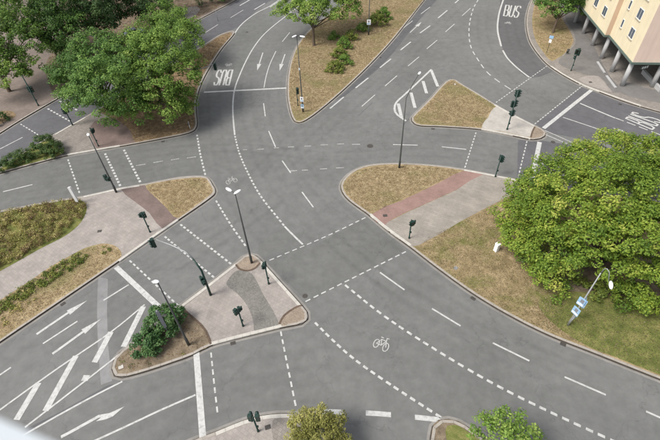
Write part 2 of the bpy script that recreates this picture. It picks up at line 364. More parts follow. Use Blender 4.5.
for a, b in [((3, 191.8), (32.5, 184.6)), ((0, 149), (22.7, 137.3)), ((393, 144.6), (417.8, 145.2)), ((441.8, 146.8), (466.2, 149.4)), ((263.6, 103.3), (265.3, 116.3)), ((268.7, 131), (275.5, 147)), ((282.2, 160.8), (290.8, 173)), ((302, 192), (313.3, 207.2)),
             ((380, 272.5), (404.5, 290)), ((432, 308.7), (460.5, 326)), ((492.7, 343), (529.3, 361)), ((564.5, 377), (605.8, 395)), ((646, 411.5), (690, 431)), ((43, 343.8), (77.5, 321.3)), ((103.3, 300.6), (128.8, 284.7)), ((-14, 384.5), (11, 367.5)),
             ((385, 86), (397, 75.7)), ((408, 66), (419, 56.8)), ((426.8, 48.8), (437.2, 40)), ((445.5, 31.8), (454.6, 23.8)), ((462, 15.8), (470.6, 8)), ((361.8, 106.4), (375, 94.8)), ((289.8, 32.4), (282.3, 41.6)),
             ((403.8, 27.5), (412.5, 20.8)), ((421, 13.8), (430, 7))]:
    dash(a, b, .17)
for a, b in [((380, 67.6), (391, 58.8)), ((400.5, 50), (410.8, 41.8)), ((420, 33), (430.3, 25.5)), ((438, 18), (447.3, 10.3)), ((455, 3), (463, -4)), ((355.6, 88), (368.3, 77.8)), ((330, 108.5), (343.8, 97))]:
    dash(a, b, .27)
for a, b in [((205.6, 32.4), (218, 24.4)), ((230.5, 17.7), (243.3, 9.9)), ((239.7, 5.6), (252, -1.5)), ((254.4, 9.5), (265, 3.2)), ((270, 7), (281, 0))]:
    dash(a, b, .3 if a[0] > 238 else .16)
# continuous lines
line([(302.8, 244.5), (293, 235), (284.5, 226.3)], .22)
line([(234.8, 135), (233.2, 118), (233, 102), (235, 88), (239.7, 75), (246, 61), (253, 48.5), (262, 36.5), (272, 27), (290, 13), (310, -2)], .24)
line([(234.6, 33.5), (240, 26), (247, 19.5), (258, 12), (269, 6.5), (282, -2)], .26)
line([(276, 51), (269.6, 65), (266, 77), (264, 87.6)], .16)
line([(505.5, -6), (501.5, 5), (498.6, 16), (497.6, 30), (501.2, 46.3)], .32)
line([(502.8, 50.3), (507, 57.5), (513, 64), (521, 71), (529.3, 77.3)], .3)
line([(580, 103.3), (597, 110.5), (615, 118)], .26)
line([(563, 117.3), (590, 126.3), (617, 135.6), (660, 150)], .17)
line([(538, 162.8), (560, 167.3), (600, 175)], .17)
line([(544, 134), (556, 139), (573, 146), (620, 156)], .14); line([(545, 130.5), (558, 136.2), (573, 143)], .12)
line([(144.7, 304.7), (112.5, 331), (55.6, 370), (0, 410), (-20, 425)], .17)
line([(127, 348.4), (104, 366.5), (62, 399), (25, 427.5)], .17); line([(122.3, 381.6), (95, 395.5), (60, 414.5), (30, 431.5), (10, 443)], .17)
line([(90, 443), (125, 427), (160, 410.5), (195.5, 395)], .17)
for a, b in [((143.5, 306.5), (123.5, 347)), ((111, 332), (94.5, 362.5)), ((76, 356), (45.5, 411)), ((38.6, 383), (16.5, 420))]: dash(a, b, .55, name='hatch_bar')
dash((87, 375.3), (84.5, 381), .6, name='hatch_bar')
line([(437.8, 86.5), (431.2, 70.2)], .5, name='hatch_bar')
line([(431.5, 69.3), (416, 84), (402.7, 96.4), (397, 101.5), (394.6, 107), (396, 113.4), (406, 121)], .33, name='hatch_outline')
for a, b in [((423, 81), (426.6, 93.4)), ((411, 92.6), (415, 107.8)), ((398.3, 103.5), (401.5, 117.5))]: dash(a, b, .5, name='hatch_bar')
# arrows
def arrow(tail, neck, tip, wshaft=.16, whead=.62, m='paint', name='lane_arrow'):
    a, b, c = (np.array(G(*q)) for q in (tail, neck, tip)); t = (c - a) / np.linalg.norm(c - a); nn = np.array([-t[1], t[0]])
    v = [a + nn * wshaft / 2, a - nn * wshaft / 2, b - nn * wshaft / 2, b - nn * whead / 2, c, b + nn * whead / 2, b + nn * wshaft / 2]
    return mesh_obj(name, [(*q, Z_M) for q in v], [(0, 1, 2, 6), (3, 4, 5)], MT[m], road)
arrow((36.6, 334.3), (68.4, 312.7), (87.4, 300.4), .26, .75); arrow((52.5, 354), (83.3, 331.7), (101, 319), .26, .75)
arrow((262.9, 52.6), (259.2, 64), (257.2, 70.5), .2, .8); arrow((285, 54.2), (281.6, 64), (279.6, 70.8), .2, .8)
arrow((410, 32.5), (417, 26), (421.5, 21.8), .18, .8); arrow((644, 140.6), (622, 131.5), (612.5, 127.6), .2, .75)
line([(61, 437.2), (80, 427), (99, 416.3), (106, 413.6), (110, 414.6)], .26, name='lane_arrow')
mesh_obj('lane_arrow', [(*G(*q), Z_M + .008) for q in [(96, 421.5), (104, 415.5), (110, 413), (124.5, 406.6), (113, 416.5), (106, 419.5)]], [(0, 1, 5), (1, 2, 3, 4, 5)], MT['paint'], road)
# BUS lettering and cycle symbols
LET = {'B': [[(0, 0), (0, 1)], [(0, 1), (.72, 1), (.9, .88), (.9, .64), (.72, .53), (0, .53)], [(.72, .53), (1, .42), (1, .12), (.78, 0), (0, 0)]],
       'U': [[(0, 1), (0, .18), (.22, 0), (.78, 0), (1, .18), (1, 1)]],
       'S': [[(1, .84), (.78, 1), (.22, 1), (0, .84), (0, .66), (.2, .54), (.8, .46), (1, .34), (1, .16), (.78, 0), (.22, 0), (0, .16)]]}
def quadmap(q):
    a, b, c, d = (np.array(G(*k)) for k in q)      # bottom-left, bottom-right, top-right, top-left
    return lambda u, v: a * (1 - u) * (1 - v) + b * u * (1 - v) + c * u * v + d * (1 - u) * v
def strokes(name, polys, w, m='paint'):
    v = []; f = []
    for k, p in enumerate(polys):
        for i in range(len(p) - 1):
            a, b = np.array(p[i]), np.array(p[i + 1]); t = b - a; L = np.linalg.norm(t)
            if L < 1e-6: continue
            t /= L; nn = np.array([-t[1], t[0]]) * w / 2; e = t * w * .35; z = Z_M + (i % 2) * .0012 + k * .0025; bb = len(v)
            v += [(*(a - e + nn), z), (*(a - e - nn), z), (*(b + e - nn), z), (*(b + e + nn), z)]; f.append((bb, bb + 1, bb + 2, bb + 3))
    return mesh_obj(name, v, f, MT[m], road)
def bus(q, w=.3):
    mp = quadmap(q); polys = []
    for k, ch in enumerate('BUS'):
        for s in LET[ch]: polys.append([mp(k * .37 + x * .26, y) for x, y in s])
    strokes('bus_lettering', polys, w)
bus([(232.6, 70), (218, 70.2), (213.5, 85), (229, 85)]); bus([(503.6, 15.7), (517.3, 17.6), (521.3, 6.3), (506, 5)])
bus([(652, 129.5), (662, 121), (633.5, 112), (626, 118.5)], .26)
def bike(c, u, wdt, hgt, m='paintf', w=.1):
    c = np.array(G(*c)); t = np.array(G(*u)) - c; t /= np.linalg.norm(t); nn = np.array([t[1], -t[0]]); polys = []
    F = lambda x, y: c + nn * x * wdt + t * y * hgt
    for cx in (-.32, .32): polys.append([F(cx + .17 * math.cos(a), -.2 + .3 * math.sin(a)) for a in np.linspace(0, 2 * math.pi, 13)])
    polys += [[F(-.32, -.2), F(-.12, .2), F(.2, .2), F(.32, -.2)], [F(-.12, .2), F(.0, -.2), F(.2, .2)], [F(-.2, .34), F(-.05, .34)], [F(.2, .2), F(.17, .4), F(.3, .42)], [F(-.32, -.2), F(0, -.2)]]
    strokes('bicycle_symbol', polys, w, m)
MT['bikep'] = paint_mat('bike_paint', .45, .7)
bike((382.3, 342.8), (389, 329), 1.45, 1.5, 'bikep', .085); bike((231, 180), (226, 170), 1.5, 1.4, 'paintf', .075); bike((508, 22.6), (509, 15), 1.2, 1.3, 'bikep', .09); bike((228.5, 65), (226, 75), 1.2, 1.2, 'bikep', .09)
# covers in the road
def cover(px, r=.34, m='iron'):
    x, y = G(*px); b = MB()
    for k, (rr, z) in enumerate(((r, Z_M + .001), (r * .8, Z_M + .006))):
        n0 = len(b.v); b.v += [Vector((x + rr * math.cos(a), y + rr * math.sin(a), z)) for a in np.linspace(0, 2 * math.pi, 20, endpoint=False)]; b.f.append(tuple(range(n0, n0 + 20)))
    b.build('manhole_cover', MT[m], road)
for c, r in [((370, 146), .45), ((247, 32), .3), ((553, 142), .3), ((305, 296), .28)]: cover(c, r)

def grate(a, b_, w=.36):
    p, q = np.array(G(*a)), np.array(G(*b_)); t = (q - p) / np.linalg.norm(q - p); nn = np.array([-t[1], t[0]]); c = (p + q) / 2; m = MB(); ang = math.atan2(t[1], t[0])
    m.box((*c, Z_M), (.5, w, .012), ang)
    for k in range(5): m.box((*(c + t * (-.18 + k * .09)), Z_M + .01), (.05, w * .8, .012), ang)
    m.build('gully_grate', MT['iron'], road)
for a, b_ in [((470, 296.5), (476, 300.5)), ((60, 306), (66, 302)), ((290.5, 72), (289.6, 80)), ((560, 343), (566, 345.5)), ((160, 142), (166, 141)), ((430, 128.6), (436, 129)), ((378, 60), (383, 55)), ((230, 344), (236, 342.4)), ((617, 103), (623, 105.5))]: grate(a, b_)

# ------------------------------------------------------------------ islands and pavements
def kerb(name, pts, parent, inward, h=.13, wd=.24, m='kerb', step=1.0, z0=-.03):
    c = resample(pts, step); t = np.gradient(c, axis=0); t /= np.linalg.norm(t, axis=1)[:, None]; nn = np.c_[-t[:, 1], t[:, 0]] * inward
    v = []; f = []
    for i in range(len(c) - 1):
        dz = random.uniform(-.006, .006); g = .012; a, b = c[i], c[i + 1]; e = (b - a) * g
        q = [a + e, b - e, b - e + nn[i + 1] * wd, a + e + nn[i] * wd]; bb = len(v); ch = .018
        inn = [q[0] + nn[i] * ch, q[1] + nn[i + 1] * ch, q[2], q[3]]
        v += [(*k, z0) for k in q] + [(*k, h - ch + dz) for k in q[:2]] + [(*k, h + dz) for k in inn]
        # 0-3 bottom, 4-5 front chamfer, 6-9 top
        for fc in ((0, 1, 5, 4), (4, 5, 7, 6), (6, 7, 8, 9), (2, 3, 9, 8), (0, 4, 6, 9, 3), (1, 2, 8, 7, 5)): f.append(tuple(bb + k for k in fc))
    o = mesh_obj(name, v, f, MT[m], parent)
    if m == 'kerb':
        o.data.materials.append(MT['kerbf']); o.data.polygons.foreach_set('material_index', [1 if i % 6 == 0 else 0 for i in range(len(f))])  # front faces darker than the tops
    return o
def inset(poly, d):
    s = 1 if area(poly) > 0 else -1; p = np.array(poly); t = np.roll(p, -1, 0) - np.roll(p, 1, 0); t /= np.linalg.norm(t, axis=1)[:, None] + 1e-9
    return [tuple(q) for q in p + np.c_[-t[:, 1], t[:, 0]] * s * d]
ISL = {}
def island(name, key, edge, far, mat, closed=False, gutter=True, h=.15):
    """edge: traced kerb line (px); far: px points that close the area out of view"""
    e = gp(edge, closed, 6); poly = list(e) + [G(*q) for q in far]
    s = 1 if area(poly) > 0 else -1
    ins = inset(poly, .05) if closed else poly
    o = struct(sheet(name, ins, h - .006, MT[mat])); ISL[key] = (o, h)
    kp = list(e) + ([e[0]] if closed else [])
    kerb('kerb', kp, o, s, h + .012)
    if gutter:
        c = resample(kp, .8); t = np.gradient(c, axis=0); t /= np.linalg.norm(t, axis=1)[:, None]
        if closed: c[-1] = c[0]
        strip('kerb_foot_strip', c - np.c_[-t[:, 1], t[:, 0]] * s * .05, .11, Z_G + .004, MT['kerbf'], o)  # dark strip along the kerb foot, widens the dark line of the face
        strip('gutter', c - np.c_[-t[:, 1], t[:, 0]] * s * .17, .34, Z_G, MT['gutter'], o)
    return o
LAY = {}
def surf(key, name, pts, mat, sub=4, lift=None):
    o, h = ISL[key]; LAY[key] = LAY.get(key, 0) + 1
    return sheet(name, gp(pts, True, sub), h - .006 + .004 * LAY[key], MT[mat], o)
def drop(key, pts, wd=.34):
    o, h = ISL[key]; e = gp(pts, False, 6)
    c = resample(e, .5); return kerb('dropped_kerb', e, o, SIDE[key], h + .022, wd, 'kerbp', .5)
SIDE = {'W': -1, 'NW': 1, 'SW': -1, 'E1': -1, 'E2': -1, 'NE': 1, 'S1': -1, 'N': 1, 'PL': 1, 'S2': -1}

WE = [(-60, 384), (0, 343), (60, 302.3), (124, 258.6), (178.8, 220.6), (210, 198.8), (214.8, 194.4), (215.3, 190.5), (213, 186), (209, 179.6), (206, 177.6), (201, 177), (190, 177.3), (177, 178.5), (145.4, 184.7), (120, 189), (83.75, 197), (50, 202.5), (0, 212), (-60, 223)]
island('pavement_corner', 'W', WE, [(-160, 250), (-160, 400)], 'slab')
PLE = [(-60, 170), (0, 134), (17, 123.2), (56.8, 99.8), (125, 61), (194, 22.7), (230.5, 3.4), (262, -14), (300, -34), (330, -60)]
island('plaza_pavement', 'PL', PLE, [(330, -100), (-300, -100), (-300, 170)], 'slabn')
NWE = [(-9, 176.5), (0, 173.9), (30, 165.6), (67.5, 156), (120, 147), (160, 139.6), (187, 134), (194, 131.3), (197, 126), (196.2, 114), (196.2, 102.3), (201, 85), (211.5, 65), (222, 49), (233.6, 35), (234.8, 32.6), (232.5, 31.2), (221, 34.8), (206, 44), (150, 78), (85, 118), (51, 137), (20, 155.5), (0, 168.5), (-9, 174.8)]
island('traffic_island_tree', 'NW', NWE, [], 'slabw', True)
NE_ = [(440, -18), (424.5, 0), (407.3, 21.8), (392.7, 40), (374.5, 60), (354.5, 80), (330, 102.3), (309.6, 118.3), (301, 122.8), (297, 122.9), (293.8, 120.4), (288.7, 104), (287.6, 86), (289.6, 68), (294, 53), (301, 40.5), (310, 30.5), (326, 17), (346, 3), (372, -15), (395, -32)]
island('traffic_island_grass', 'N', NE_, [(440, -60), (480, -60)], 'dry')
NEE = [(548, -26), (536, -8), (530, 4), (527, 15), (526.3, 26), (529.5, 41), (536, 52), (547.5, 65), (562.5, 75.3), (582.5, 86), (600, 92.7), (625, 102.3), (650, 109.8), (720, 128), (800, 145)]
island('pavement_building_side', 'NE', NEE, [(900, 100), (900, -60), (560, -60)], 'slabw')
E1E = [(412, 121.5), (411.6, 118.5), (414, 115.5), (430, 99.4), (444, 84), (449, 80.4), (453.5, 79.8), (460, 83.8), (478, 94.6), (495, 105.2), (520, 119), (536, 127), (543, 130.6), (545.6, 134.4), (541, 138.7), (531, 140), (520, 137.8), (500, 133.6), (479, 129.8), (440, 127), (417, 125.6)]
island('traffic_island_triangle', 'E1', E1E, [], 'dry', True)
E2E = [(760, 216), (700, 207), (620, 197), (560, 188), (517, 180.5), (490, 175), (463, 169.9), (447, 167.6), (415.4, 164.6), (383.6, 164.4), (364, 167), (352, 172.5), (343.5, 180.5), (340.9, 186.5), (343, 193.5), (349, 200.7), (369, 215.4), (388, 231.2), (410.4, 247.7), (439, 269.8), (476.4, 296.4), (512.7, 317.8), (549, 335.8), (596.4, 354.6), (654, 377.5), (700, 395), (780, 424)]
island('verge_with_path', 'E2', E2E, [(900, 420), (900, 230)], 'verge')
S1E = [(140, 470), (170, 452), (195, 440.5), (220, 431), (245, 421), (267.5, 415.7), (290, 414.6), (309, 418.5), (321, 429), (327, 445), (330, 480)]
island('pavement_south', 'S1', S1E, [(330, 620), (140, 620)], 'slab')
S2E = [(428, 480), (430.5, 445), (432, 430.6), (435, 423.5), (441, 420.6), (451.5, 420.5), (462, 424.3), (472, 431.5), (486, 442), (520, 464), (580, 500)]
island('traffic_island_south', 'S2', S2E, [(580, 560), (440, 560)], 'soil')
SWE = [(112.5, 369), (113.3, 363), (118, 355.5), (126, 348.6), (150, 330), (180, 307), (210, 284), (236.5, 263.5), (244, 257), (249.5, 254.6), (255.5, 256), (262, 262), (280, 282), (300, 304), (307, 312.8), (308, 318.5), (304, 323.3), (297, 325.3), (282, 328), (246, 336.8), (211, 346), (191, 356.3), (172, 363), (154.6, 369), (136, 374.5), (122, 377.6), (115, 376)]
island('traffic_island_refuge', 'SW', SWE, [], 'slab', True)

# W corner surfaces
surf('W', 'cycle_path', [(121, 189.6), (133, 187.6), (144.5, 185.6), (160, 202), (178, 220), (171, 225), (163, 229.6), (150, 214), (136, 203)], 'red', 2)
surf('W', 'dry_grass', [(146, 186.3), (160, 183), (178, 180), (200, 178.3), (206, 179.3), (209.5, 183), (213.5, 191), (211, 195), (196, 206.5), (178, 219), (167, 209), (158, 200)], 'dry', 3)
surf('W', 'planting_bed', [(-60, 225), (0, 213.5), (45, 204.5), (70, 199.5), (82, 201.5), (87, 207), (85.5, 216), (79, 226), (66, 236.5), (40, 250), (18, 262.5), (0, 272.5), (-60, 306)], 'green', 4)
surf('W', 'grass_strip', [(-60, 382), (0, 341), (60, 300.5), (118, 261), (122, 256.3), (120, 250.5), (114, 246), (104, 244.4), (95, 246), (83, 250), (73, 255.4), (52, 267), (31.8, 281), (0, 301.5), (-60, 340)], 'dry', 3)
# plaza
surf('PL', 'leaf_litter_bed', [(60, 96), (125, 58), (192, 21.5), (225, 4), (290, -34), (250, -70), (120, -60), (60, -30), (64, 20), (58, 45), (47, 62), (48, 80)], 'litter_shaded', 3)
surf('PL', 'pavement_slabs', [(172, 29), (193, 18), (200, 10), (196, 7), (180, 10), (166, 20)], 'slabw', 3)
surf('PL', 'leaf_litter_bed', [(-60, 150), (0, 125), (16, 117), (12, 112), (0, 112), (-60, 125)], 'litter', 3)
# NW island
surf('NW', 'brown_paving', [(99, 150.4), (93, 141), (90, 131), (95, 122), (110, 118), (128, 124), (134, 134), (136, 143.4), (120, 146.4)], 'red', 2)
surf('NW', 'leaf_litter_bed', [(136, 143), (160, 138.6), (186, 133), (192.5, 130), (195, 125.5), (194.4, 113), (194.6, 102), (199.4, 84), (210, 64), (221, 48), (232, 35), (231, 33), (221, 36), (207, 45), (150, 80), (100, 110.5), (106, 116), (120, 122), (131, 132)], 'litter', 3)
surf('NW', 'hedge_bed', [(-4, 174), (0, 172.6), (30, 164.4), (60, 156.8), (58, 147), (50, 139.5), (20, 156.4), (0, 169.6)], 'green', 3)
# NE pavement
surf('NE', 'dry_grass', [(541, -14), (535, 3), (532.4, 15), (532.2, 27), (535, 39.5), (541, 50), (551.5, 61.6), (558, 58.5), (566, 52.4), (573, 43), (571, 34), (563.6, 22), (559, 12), (562, -10), (560, -30)], 'dry', 4)
surf('NE', 'asphalt_path', [(566, 54), (575, 44), (573, 33), (565.5, 20), (564, -10), (575, -20), (577, 10), (583, 28), (593, 45), (600, 60), (610, 78), (622, 92), (613, 93), (600, 78), (588, 76), (575, 72), (558, 64)], 'path', 3)
surf('NE', 'pale_slabs', [(584, 84), (578, 80), (588, 76.5), (598, 77), (606, 86), (612, 93.3), (600, 90)], 'slab', 2)
surf('NE', 'asphalt_path', [(620, 93), (632, 98), (660, 104), (720, 119), (790, 130), (790, 112), (700, 96), (650, 90), (632, 84), (622, 84)], 'path', 3)
# E1
surf('E1', 'pale_slabs', [(496, 107), (519, 119.6), (534, 127.2), (533, 131.5), (529.5, 137.6), (520, 136), (500, 131.8), (481.5, 128.4), (488, 118)], 'slabl', 2)
surf('E1', 'small_setts', [(534.6, 128), (542.5, 131.6), (544, 134.6), (540, 137.6), (530.6, 138.4), (532, 133)], 'tip', 4)
# E2
surf('E2', 'dry_grass', [(343, 187), (345.5, 181.5), (353, 174.5), (365, 168.6), (384, 166), (415, 166.3), (447, 169.2), (462, 171.2), (440, 182), (403, 199.6), (369.5, 214), (350.5, 200), (345, 193.4)], 'dry', 3)
surf('E2', 'cycle_path', [(371, 215.4), (403, 200.8), (440, 183), (464, 171.6), (483.5, 174.6), (457, 190), (420, 207), (392.3, 219.8), (384, 226.5)], 'pink', 2)
surf('E2', 'grey_path', [(384.6, 227), (393, 220.2), (420, 207.4), (457, 190.4), (484, 174.9), (517, 181.4), (530, 184), (520, 191), (500, 201.5), (460, 222.5), (419, 246), (411, 246.6)], 'slabe', 2)
surf('E2', 'green_grass', [(545, 296), (600, 296), (660, 302), (760, 320), (760, 414), (655, 374), (615, 358), (585, 346), (550, 322), (538, 306)], 'green', 4)
surf('E2', 'bare_soil', [(528, 250), (545, 240), (600, 240), (700, 255), (700, 292), (640, 298), (600, 294), (560, 290), (535, 278)], 'soil', 4)
# SW refuge
surf('SW', 'soil_bed', [(114, 369), (115, 363.5), (120, 356.5), (128, 350), (152, 331), (181, 308.6), (194.6, 319.5), (205.5, 331), (211.5, 345), (190, 355), (171, 361.5), (154, 367.5), (136, 372.8), (122, 376), (116, 374.4)], 'soil', 3)
surf('SW', 'dark_cobbles', [(226.5, 285), (231, 277), (237, 271.5), (246, 271.8), (252, 274.6), (258, 284), (264, 296.4), (270, 306), (275, 315), (278.6, 327), (266, 330.4), (255.5, 333), (253.5, 322), (250, 312), (245.6, 303.7), (237, 294)], 'cobble', 3)
surf('SW', 'small_setts', [(236, 265.4), (244, 258.6), (249.5, 256), (255, 257.6), (260, 263.5), (255, 269), (248, 271.4), (240, 270)], 'tip', 4)
surf('SW', 'small_setts', [(279.5, 324), (285, 316), (297, 308), (301, 307), (305.8, 313.5), (306.4, 318), (303, 321.8), (296.5, 323.8), (282, 326.4)], 'tip', 3)
for key, pts in [('SW', [(236, 265.6), (240, 270), (248, 271.6), (255, 269.2), (260.5, 263.6)]), ('SW', [(279.3, 325), (284.5, 316.4), (296.5, 308), (302, 306.3)]), ('SW', [(181, 308.6), (194.6, 319.5), (205.5, 331), (211.3, 345)]), ('E1', [(534.4, 127.8), (532, 132.6), (530.4, 138.4)])]:
    o, h = ISL[key]; strip('sett_row', gp(pts, False, 6), .2, h + .03, MT['setrow'], o)
# S
surf('S1', 'worn_slabs', [(273, 421), (290, 417), (308, 420.5), (319, 430), (324, 446), (326, 480), (280, 480), (275, 450)], 'slabw', 3)
surf('S2', 'green_grass', [(446, 428), (456, 426), (468, 433), (484, 445), (510, 466), (470, 470), (450, 450)], 'green', 4)
# pale dropped kerbs at the crossings
for key, pts in [('W', [(120, 262.3), (140, 248), (160, 234), (178.8, 221)]), ('W', [(140, 185.6), (120, 189), (84, 197)]), ('NW', [(67.5, 156), (95, 151.3), (120, 147)]), ('NW', [(85, 118), (70, 126.3), (55, 135)]),
                 ('SW', [(182, 305.6), (209, 285), (235, 264.8)]), ('SW', [(262, 262), (280, 282), (302, 306.5)]), ('SW', [(282, 328), (246, 336.9), (211, 346)]), ('E2', [(517, 180.5), (490, 175), (464, 170.2)]),
                 ('E2', [(369, 215.4), (388, 231.2), (409.6, 247)]), ('E1', [(495, 105.2), (516, 116.8), (535, 126.5)]), ('E1', [(530, 139.8), (505, 134.7), (481, 130.1)]), ('S1', [(216, 432.7), (245, 421), (267.5, 415.7), (290, 414.6)]),
                 ('NE', [(550, 67), (562.5, 75.3), (582.5, 86), (600, 92.7), (640, 107)])]:
    o, h = ISL[key]; e = gp(pts, False, 6)
    # choose the side that lies on the island: towards the island surface centroid
    mid = np.array(e[len(e) // 2]); tt = np.array(e[len(e) // 2 + 1]) - np.array(e[len(e) // 2 - 1]); nn = np.array([-tt[1], tt[0]])
    me = o.data; poly = [v.co.to_2d() for v in me.vertices]
    def inside(q):
        c = False; j = len(poly) - 1
        for i in range(len(poly)):
            a, b = poly[i], poly[j]
            if (a.y > q[1]) != (b.y > q[1]) and q[0] < (b.x - a.x) * (q[1] - a.y) / (b.y - a.y) + a.x: c = not c
            j = i
        return c
    s = 1 if inside(mid + nn / np.linalg.norm(nn) * .3) else -1
    kerb('dropped_kerb', e, o, s, h + .024, .32, 'kerbp', .8)

# ------------------------------------------------------------------ vegetation builders
def leaf_mesh(name, C, N, size, tone, mat, parent, aspect=.62, kind=None):
    """one diamond leaf per row: centre C, normal N, half-length size, tone 0..1"""
    n = len(C); N = N / (np.linalg.norm(N, axis=1)[:, None] + 1e-9)
    r = rng.normal(size=(n, 3)); U = np.cross(N, r); U /= np.linalg.norm(U, axis=1)[:, None] + 1e-9; V = np.cross(N, U)
    s = size[:, None]; co = np.empty((n, 4, 3))
    co[:, 0] = C + U * s; co[:, 1] = C + V * s * aspect + N * s * .18; co[:, 2] = C - U * s; co[:, 3] = C - V * s * aspect + N * s * .18
    me = bpy.data.meshes.new(name); me.vertices.add(4 * n); me.vertices.foreach_set('co', co.ravel())
    me.loops.add(4 * n); me.loops.foreach_set('vertex_index', np.arange(4 * n)); me.polygons.add(n)
    me.polygons.foreach_set('loop_start', np.arange(0, 4 * n, 4)); me.polygons.foreach_set('loop_total', np.full(n, 4)); me.update(calc_edges=True)
    at = me.attributes.new('tone', 'FLOAT', 'POINT'); at.data.foreach_set('value', np.repeat(np.clip(tone, 0, 1), 4))
    me.materials.append(mat); o = link(bpy.data.objects.new(name, me), parent)
    if kind: o['kind'] = kind
    return o
def crown_points(lobes, per_m2, clump=(.5, 1.0), inner=.25, toned=.5, spread=.22, flat=.85):
    """lobes: (x,y,z,r); leaf clumps cover the lobes' outer shells with gaps between clumps"""
    L = np.array(lobes, float); Cs = []; Ns = []; Ts = []
    for k, (x, y, z, r) in enumerate(L):
        nc = max(6, int(4.2 * r * r / (np.mean(clump) ** 2) * .75)); lt = rng.normal(0, .09)
        d = rng.normal(size=(nc, 3)); d /= np.linalg.norm(d, axis=1)[:, None]; d[:, 2] = np.where(d[:, 2] < -.55, -d[:, 2], d[:, 2])
        rad = r * np.where(rng.random(nc) < inner, rng.uniform(.35, .8, nc), rng.uniform(.84, 1.1, nc))
        cc = np.array([x, y, z]) + d * rad[:, None] * np.array([1, 1, flat])
        # drop clumps buried deep in another lobe
        keep = np.ones(nc, bool)
        for j, (a, b, c, q) in enumerate(L):
            if j != k: keep &= np.linalg.norm((cc - [a, b, c]) / np.array([1, 1, flat]), axis=1) > q * .62
        keep &= cc[:, 2] > .25
        cc = cc[keep]; d = d[keep]
        for c, dd in zip(cc, d):
            cr = rng.uniform(*clump); nl = max(5, int(per_m2 * cr * cr * 3.2)); u = rng.normal(size=(nl, 3)); u /= np.linalg.norm(u, axis=1)[:, None]
            u = u + dd * .45; rr = cr * rng.uniform(.35, 1, nl) ** .6
            Cs.append(c + u * rr[:, None] * np.array([1, 1, .72])); Ns.append(u * .6 + np.array([0, 0, .75]) + rng.normal(0, .45, (nl, 3)))
            Ts.append(np.full(nl, toned + lt + rng.normal(0, spread * .6)) + rng.normal(0, spread * .55, nl))
    return np.concatenate(Cs), np.concatenate(Ns), np.concatenate(Ts)
def limbs(mb, base, lobes, tr, th):
    base = Vector(base); lean = Vector((random.uniform(-.03, .03), random.uniform(-.03, .03), 1)) * th; top = base + lean
    mb.tube([base - Vector((0, 0, .05)), base + Vector((0, 0, .12)), base + lean * .5, top], [tr * 1.7, tr * 1.2, tr, tr * .85], 10)
    for x, y, z, r in lobes:
        e = Vector((x, y, z)); st = top - Vector((0, 0, random.uniform(0, th * .25))); m = st.lerp(e, .5) + Vector((random.uniform(-.3, .3), random.uniform(-.3, .3), .25))
        mb.tube([st, m, e], [tr * .5, tr * .32, tr * .12], 6)
        for q in range(3):
            d = Vector((random.uniform(-1, 1), random.uniform(-1, 1), random.uniform(0, .8))) * r * .8
            mb.tube([m.lerp(e, random.uniform(.3, .9)), e + d], [tr * .16, tr * .05], 5)
def tree(name, label, cat, base, lobes, mat, per_m2=16, leaf=(.13, .22), tr=.22, th=2.6, clump=(.55, 1.0), group=None, **kw):
    b = Vector((*G(*base), .1)); t = thing(name, label, cat, b, group)
    L = [(*P(px, py, z), r) for px, py, z, r in lobes]; L = [(x - b.x, y - b.y, z - b.z, r) for x, y, z, r in L]
    m = MB(); limbs(m, (0, 0, 0), L, tr, th); m.build('trunk', MT['bark'], t, True)
    C, N, T = crown_points(L, per_m2, clump, **kw); leaf_mesh('crown', C, N, rng.uniform(*leaf, len(C)), T, mat, t)
    return t
def shrub(name, label, cat, base, lobes, mat, per_m2=110, leaf=(.07, .13), clump=(.25, .45), group=None, **kw):
    return tree(name, label, cat, base, lobes, mat, per_m2, leaf, .05, .35, clump, group, **kw)

LM = {}
LM['lime'] = leaf_mat('leaves_lime', [(0, (.06, .115, .015)), (.35, (.145, .235, .03)), (.7, (.26, .345, .045)), (1, (.44, .46, .10))], .3)
LM['mid'] = leaf_mat('leaves_green', [(0, (.04, .09, .018)), (.4, (.095, .19, .04)), (.75, (.17, .29, .06)), (1, (.28, .39, .10))], .28)
LM['light'] = leaf_mat('leaves_light', [(0, (.06, .12, .02)), (.4, (.14, .245, .042)), (.75, (.24, .35, .07)), (1, (.37, .46, .12))], .28)
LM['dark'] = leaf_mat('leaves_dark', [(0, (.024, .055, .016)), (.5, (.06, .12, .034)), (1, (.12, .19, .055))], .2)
LM['bush'] = leaf_mat('leaves_bush', [(0, (.016, .045, .014)), (.5, (.04, .105, .028)), (1, (.105, .19, .06))], .2, .45)
LM['olive'] = leaf_mat('leaves_olive', [(0, (.09, .095, .02)), (.45, (.24, .24, .06)), (.8, (.39, .37, .12)), (1, (.5, .46, .18))], .25)
LM['wild'] = leaf_mat('leaves_wild', [(0, (.13, .08, .045)), (.3, (.27, .19, .09)), (.5, (.17, .18, .05)), (.72, (.33, .30, .08)), (1, (.58, .50, .22))], .25)
LM['strip'] = leaf_mat('leaves_strip', [(0, (.06, .09, .016)), (.5, (.15, .20, .035)), (1, (.36, .35, .09))], .25)
LM['hedge'] = leaf_mat('leaves_hedge', [(0, (.025, .05, .012)), (.5, (.06, .115, .025)), (1, (.15, .20, .06))], .2)
LM['blade'] = leaf_mat('grass_blades', [(0, (.10, .10, .04)), (.3, (.20, .155, .08)), (.7, (.34, .265, .16)), (1, (.5, .42, .28))], .2)
LM['fallen'] = leaf_mat('fallen_leaves', [(0, (.08, .045, .022)), (.5, (.22, .12, .045)), (.8, (.38, .24, .10)), (1, (.48, .36, .2))], .1)

